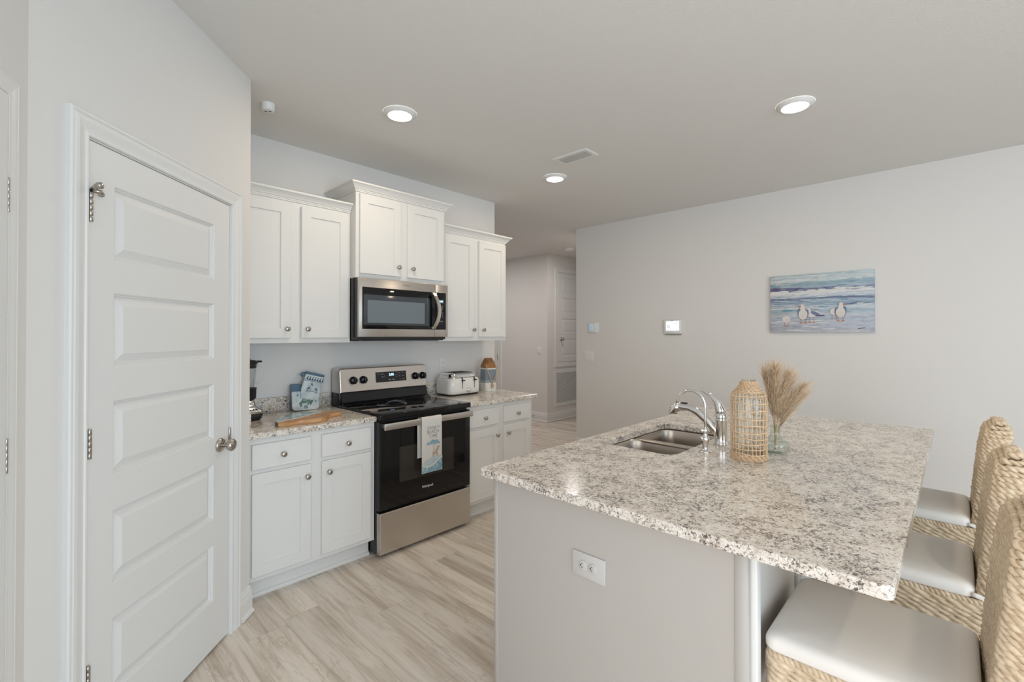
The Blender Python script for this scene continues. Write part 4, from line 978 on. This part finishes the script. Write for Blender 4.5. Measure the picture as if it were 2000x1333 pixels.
def gull(u_, v_, s, kind, fl=1):
    GL[0] += .0016
    def e(du, dv, a, b, rot, mi_, lay=0): cx, cz = pp(u_, v_); poly(mb, ell(cx+du*s*fl, cz+dv*s, a*s, b*s, rot*fl, 18), PYF-.0003*lay-GL[0], .0012, mi_)
    for dx in (-.014, .016):
        cx, cz = pp(u_, v_); poly(mb, [(cx+dx*s-.0015, cz-.062*s), (cx+dx*s+.0015, cz-.062*s), (cx+dx*s+.0012, cz-.02*s), (cx+dx*s-.0012, cz-.02*s)], PYF-GL[0], .0012, 3)
        poly(mb, ell(cx+dx*s, cz-.063*s, .010*s, .0035*s, 0, 10), PYF-GL[0], .0012, 2 if kind != 'tuck' else 3)
    if kind == 'front':
        e(-.020, .008, .016, .040, .15, 1, 0); e(.022, .006, .016, .036, -.15, 1, 0); e(0, .002, .030, .040, 0, 0, 1); e(-.002, .048, .016, .026, .1, 0, 2); e(-.004, .066, .014, .013, 0, 0, 3); e(-.022, .064, .010, .0042, .1, 2, 4)
        e(.004, -.012, .020, .022, 0, 4, 2)
    elif kind == 'side':
        e(.010, .006, .044, .024, .25, 0, 0); e(.026, .010, .036, .014, -.45, 1, 1); e(.060, -.008, .036, .005, .05, 5, 1); e(-.022, .032, .018, .022, .3, 0, 2); e(-.024, .044, .016, .012, 0, 0, 3); e(-.043, .040, .009, .004, .2, 2, 4)
    else:
        e(0, 0, .032, .030, 0, 0, 0); e(.006, .004, .022, .022, 0, 4, 1); e(-.004, .006, .018, .020, .3, 0, 2); e(.002, -.008, .002, .014, .3, 3, 3)
rs_ = random.Random(11)
def stroke(u_, v_, L, th_, mi_, tilt=0):
    cx, cz = pp(u_, v_); n_ = 8; x0 = max(-PY0+.001, cx-L/2); x1 = min(-PY1-.001, cx+L/2)
    if x1-x0 < .006: return
    z = [cz+tilt*(k/n_-.5)*L+rs_.uniform(-.12, .12)*th_ for k in range(n_+1)]; w_ = [th_*(.12+.5*math.sin(PI*k/n_)**.7*rs_.uniform(.6, 1)) if 0 < k < n_ else th_*.06 for k in range(n_+1)]
    poly(mb, [(x0+(x1-x0)*k/n_, z[k]-w_[k]) for k in range(n_+1)]+[(x0+(x1-x0)*k/n_, z[k]+w_[k]) for k in range(n_, -1, -1)], XP-.0324, .0006, mi_)
for cnt, u0, u1, v0, v1, l0, l1, t0, t1, mis in (
        (26, 0, 1, .76, .85, .05, .16, .002, .005, (7, 8, 9, 6)), (22, 0, .32, .735, .785, .05, .12, .005, .011, (5, 5, 10)), (16, .25, .75, .745, .785, .05, .13, .002, .006, (10, 5, 7)),
        (46, 0, 1, .675, .725, .03, .09, .006, .015, (9, 9, 0)), (18, .5, 1, .70, .745, .03, .07, .006, .013, (9, 9)), (40, 0, 1, .60, .675, .04, .12, .003, .009, (8, 9, 8)),
        (12, .3, 1, .575, .605, .07, .18, .003, .007, (10, 1)), (34, 0, 1, .47, .60, .05, .15, .002, .006, (7, 8, 9, 1)), (26, 0, 1, .40, .49, .05, .14, .003, .008, (9, 8, 9, 11)), (8, .10, .32, .365, .395, .04, .09, .003, .007, (6,)), (4, .50, .60, .415, .44, .03, .06, .004, .008, (6,)),
        (5, .74, .86, .455, .475, .04, .08, .004, .010, (10,)), (4, .86, 1, .47, .49, .04, .08, .003, .006, (10,)), (20, 0, 1, .20, .30, .08, .20, .0015, .004, (1, 8, 11)), (40, 0, 1, .02, .34, .05, .16, .003, .010, (11, 8, 9, 11)), (16, .02, .98, .895, .97, .10, .22, .006, .014, (12, 12, 9))):
    for _ in range(cnt): stroke(rs_.uniform(u0, u1), rs_.uniform(v0, v1), rs_.uniform(l0, l1), rs_.uniform(t0, t1), rs_.choice(mis), rs_.uniform(-.03, .03))
PL[0] = 0
gull(.175, .235, .96, 'tuck')
gull(.43, .300, 1.05, 'side')
gull(.345, .305, 1.14, 'front')
gull(.645, .345, .95, 'tuck')
gull(.705, .325, 1.10, 'front', -1)
mb.build('seagull_figures', [mat('gull_white', (.74, .70, .66), .8), mat('gull_grey_blue', (.17, .22, .34), .8), mat('gull_orange', (.66, .16, .07), .8), mat('gull_leg', (.50, .25, .19), .8), mat('gull_shade', (.71, .65, .60), .8), mat('dark_violet', (.135, .105, .21), .8), mat('sea_teal', (.13, .34, .40), .8), mat('sea_blue', (.33, .45, .54), .8), mat('sea_pale_blue', (.50, .59, .66), .8), mat('foam', (.70, .71, .71), .8), mat('sea_navy', (.15, .18, .29), .8), mat('wet_sand', (.58, .58, .62), .8), mat('sky_wash', (.57, .65, .67), .8)], pt)
mb = MB(T_MX); a = pp(.885, .065)
for dx, dz, rx, rz, rt in ((-.012, -.003, .010, .0028, .1), (.003, 0, .008, .0022, -.2), (.016, .004, .012, .0016, .7)): poly(mb, ell(a[0]+dx, a[1]+dz, rx, rz, rt, 10), PYF, .001)
mb.build('signature', M['slot'], pt)

# ------------------------------------------------------------------ ceiling things
def ceil_light(x, y, label):
    r = thing('recessed_light', label, 'ceiling light', (x, y, H), 'recessed ceiling lights')
    mb = MB(); mb.lathe([(.098, H-.0005), (.097, H-.004), (.078, H-.016), (.072, H-.020), (.068, H-.018)], (x, y, 0), 'z', 40, caps=(False, False)); mb.build('trim_ring', M['plate'], r)
    mb = MB(); mb.lathe([(.069, H-.019), (.060, H-.022), (.03, H-.024), (.001, H-.0245)], (x, y, 0), 'z', 40, caps=(False, True)); mb.build('lens', M['lens'], r)
    area('recessed_or_fill_lamp', (x, y, H-.03), (0, 0, 0), .13, .13, *rgb(L_LAMP), 'DISK')
ceil_light(1.545, 2.400, 'round lit recessed ceiling light nearest the pantry, above the counter')
ceil_light(3.050, .670, 'round lit recessed ceiling light above the bar stool side of the island')
ceil_light(3.075, 2.440, 'round lit recessed ceiling light beyond the ceiling vent')
area('recessed_or_fill_lamp', (1.5, -.9, H-.03), (0, 0, 0), .13, .13, *rgb(L_LAMP), 'DISK')  # added fill lamp out of view, without a fitting
area('recessed_or_fill_lamp', (3.3, -2.2, H-.03), (0, 0, 0), .13, .13, *rgb(L_LAMP), 'DISK')  # another unseen fill lamp, added over the living side
area('hall_fill', (4.6, 5.6, H-.03), (0, 0, 0), .3, .3, *rgb(L_HALL), 'DISK')  # unseen lamp added to light the hall
area('hall_fill', (5.5, 3.95, H-.03), (0, 0, 0), .3, .3, *rgb(tuple(.6*c for c in L_HALL)), 'DISK')  # second unseen lamp, added to brighten the passage by the closet door
vt = thing('ceiling_vent', 'white rectangular ceiling vent grille with dark slots', 'vent', (2.825, 2.045, H))
mb = MB(); vx0, vx1, vy0, vy1 = 2.742, 2.905, 1.897, 2.203
L_ = [[(vx0+i, vy0+i, z), (vx1-i, vy0+i, z), (vx1-i, vy1-i, z), (vx0+i, vy1-i, z)] for i, z in ((0, H), (.001, H-.004), (.006, H-.007), (.028, H-.007), (.030, H-.002))]
mb.loft(L_, 0, False, (False, False)); mb.build('vent_frame', M['plate'], vt)
mb = MB(); mb.box(vx0+.029, vx1-.029, vy0+.029, vy1-.029, H-.0048, H-.001); mb.build('dark_backing', M['slot'], vt)
mb = MB()
for k in range(6): x = vx0+.034+k*.0185; mb.box(x-.002, x+.0085, vy0+.029, vy1-.029, H-.0075, H-.006)
mb.build('louvres', M['plate'], vt)
def detector(x, y, r_, h_, label, slots):
    d = thing('smoke_detector', label, 'smoke detector', (x, y, H))
    mb = MB(); mb.lathe([(r_*1.02, H), (r_*1.02, H-h_*.25), (r_, H-h_*.27), (r_, H-h_*.75), (r_*.88, H-h_*.95), (r_*.6, H-h_), (.001, H-h_)], (x, y, 0), 'z', 36, caps=(False, True)); mb.build('detector_housing', M['plate'], d)
    if slots:
        mb = MB()
        for a in (-.012, .012): mb.box(x+a*.7-.007, x+a*.7+.007, y-a*.7-.004, y-a*.7+.004, H-h_-.001, H-h_+.001)
        mb.build('sensor_slots', M['slot'], d)
detector(.962, 2.850, .036, .042, 'small white round sensor on the ceiling beside the pantry corner', True)
detector(5.80, 4.33, .075, .035, 'flat white smoke detector on the hall ceiling', False)

# ================================================================== BAR STOOLS
def make_stool(xc):
    r = thing('bar_stool', 'nearest woven seagrass bar stool, white cushion under the granite corner', 'bar stool', (xc, .17, 0), 'seagrass bar stools along the island')
    W = .213; yb, yf_ = -.035, .383
    # seat frame wrapped in twisted seagrass
    mb = MB(); mb.loft([rrect(xc-W+.012, xc+W-.012, yb-.06, yf_-.014, .03, z, 5) for z in (.445, .583)]); mb.build('seat_core', M['core'], r)
    mb = MB(); helix_rows(mb, lambda z: rrect(xc-W+.004, xc+W-.004, yb-.068, yf_-.006, .035, z, 5), [.448+.0146*k for k in range(9)], .0074, .0050, .080, 6, .0075, 0, .14)
    helix_rows(mb, lambda z: rrect(xc-W+.006, xc+W-.006, yb-.066, yf_-.008, .033, z, 5), [.5775], .0068, .0050, .026, 6, .0048, 0, .1)
    mb.build('woven_apron', M['seagrass'], r)
    # cushion
    mb = MB(); rings = []
    for i_, z in ((.010, .5855), (.003, .588), (-.001, .594), (-.001, .612), (.002, .620), (.009, .6265), (.022, .631), (.08, .634), (.14, .6355)):
        rings.append(rrect(xc-W+i_, xc+W-i_, yb+i_, yf_-i_, max(.010, .028-i_*.15), z, 6))
    mb.loft(rings); cu = mb.build('seat_cushion', M['cushion'], r)
    mb = MB(); mb.tube([(xc-W-.0005, yb+.006, .602)]+[(xc-W+.002+.0*i, yb+.006-.0117*i, .602-.003*i) for i in range(1, 4)], [.008]*4, 6, flat=(1, .25))
    mb.build('cushion_tie', M['cushion'], cu)
    # reclined woven back with a rounded top
    def bw(z):
        t = max(0, (z-.86)/.175); return .208*math.sqrt(max(.0, 1-t**2.6*.86))
    def yc(z): return -.078-.045*max(0, (z-.56)/.475)**1.2
    def loop(z, g=0):
        hw = bw(z)-g; tk = (.036 if z < 1.0 else .036*max(.35, 1-(z-1.0)/.05))-g; y = yc(z); pts = []
        def bow(x): return -.010*(1-(x/.21)**2)
        n = 16
        for i in range(n+1): x = hw*(1-2*i/n)*.93; pts.append((xc+x, y+tk+bow(x), z))
        for i in range(1, 6): a = PI/2+PI*i/6; pts.append((xc-hw*.93+math.cos(a)*hw*.07, y+bow(hw)+math.sin(a)*tk, z))
        for i in range(n+1): x = -hw*.93+2*hw*.93*i/n; pts.append((xc+x, y-tk+bow(x), z))
        for i in range(1, 6): a = -PI/2+PI*i/6; pts.append((xc+hw*.93+math.cos(a)*hw*.07, y+bow(hw)+math.sin(a)*tk, z))
        return pts
    mb = MB(); zs = [.46+.575*i/24 for i in range(25)]; mb.loft([loop(z, .006) for z in zs]); mb.build('back_core', M['core'], r)
    mb = MB(); helix_rows(mb, loop, [.452+.0149*k for k in range(40)], .0070, .0053, .036, 6, .0054, 0, .18)
    for rr in (.85, .5, .2):     # closing wraps on the crown
        helix_rows(mb, lambda k: [(xc+(p[0]-xc)*k, yc(1.035)+(p[1]-yc(1.035))*k, 1.036+.004*(1-k)) for p in loop(1.03)], [rr], .0070, .0053, .036, 6, .0054, 0, .18)
    mb.build('woven_backrest', M['seagrass'], r)
    for sx_ in (-1, 1):
        for y in (yf_-.045, yb-.03):
            mb = MB(); x = xc+sx_*(W-.045); mb.box(x-.022, x+.022, y-.022, y+.022, 0, .448, bev=.004); mb.build('leg', M['core'], r)
    mb = MB(); mb.box(xc-W+.06, xc+W-.06, yf_-.06, yf_-.03, .19, .22); mb.box(xc-W+.06, xc+W-.06, yb-.045, yb-.015, .19, .22); mb.build('stretcher', M['core'], r)
    return r
s1 = make_stool(1.594)
dup(s1, (.714, 0, 0), 'middle woven seagrass bar stool of the three at the island', 'seagrass bar stools along the island')
dup(s1, (1.472, 0, 0), 'farthest woven seagrass bar stool, nearest the right wall', 'seagrass bar stools along the island')
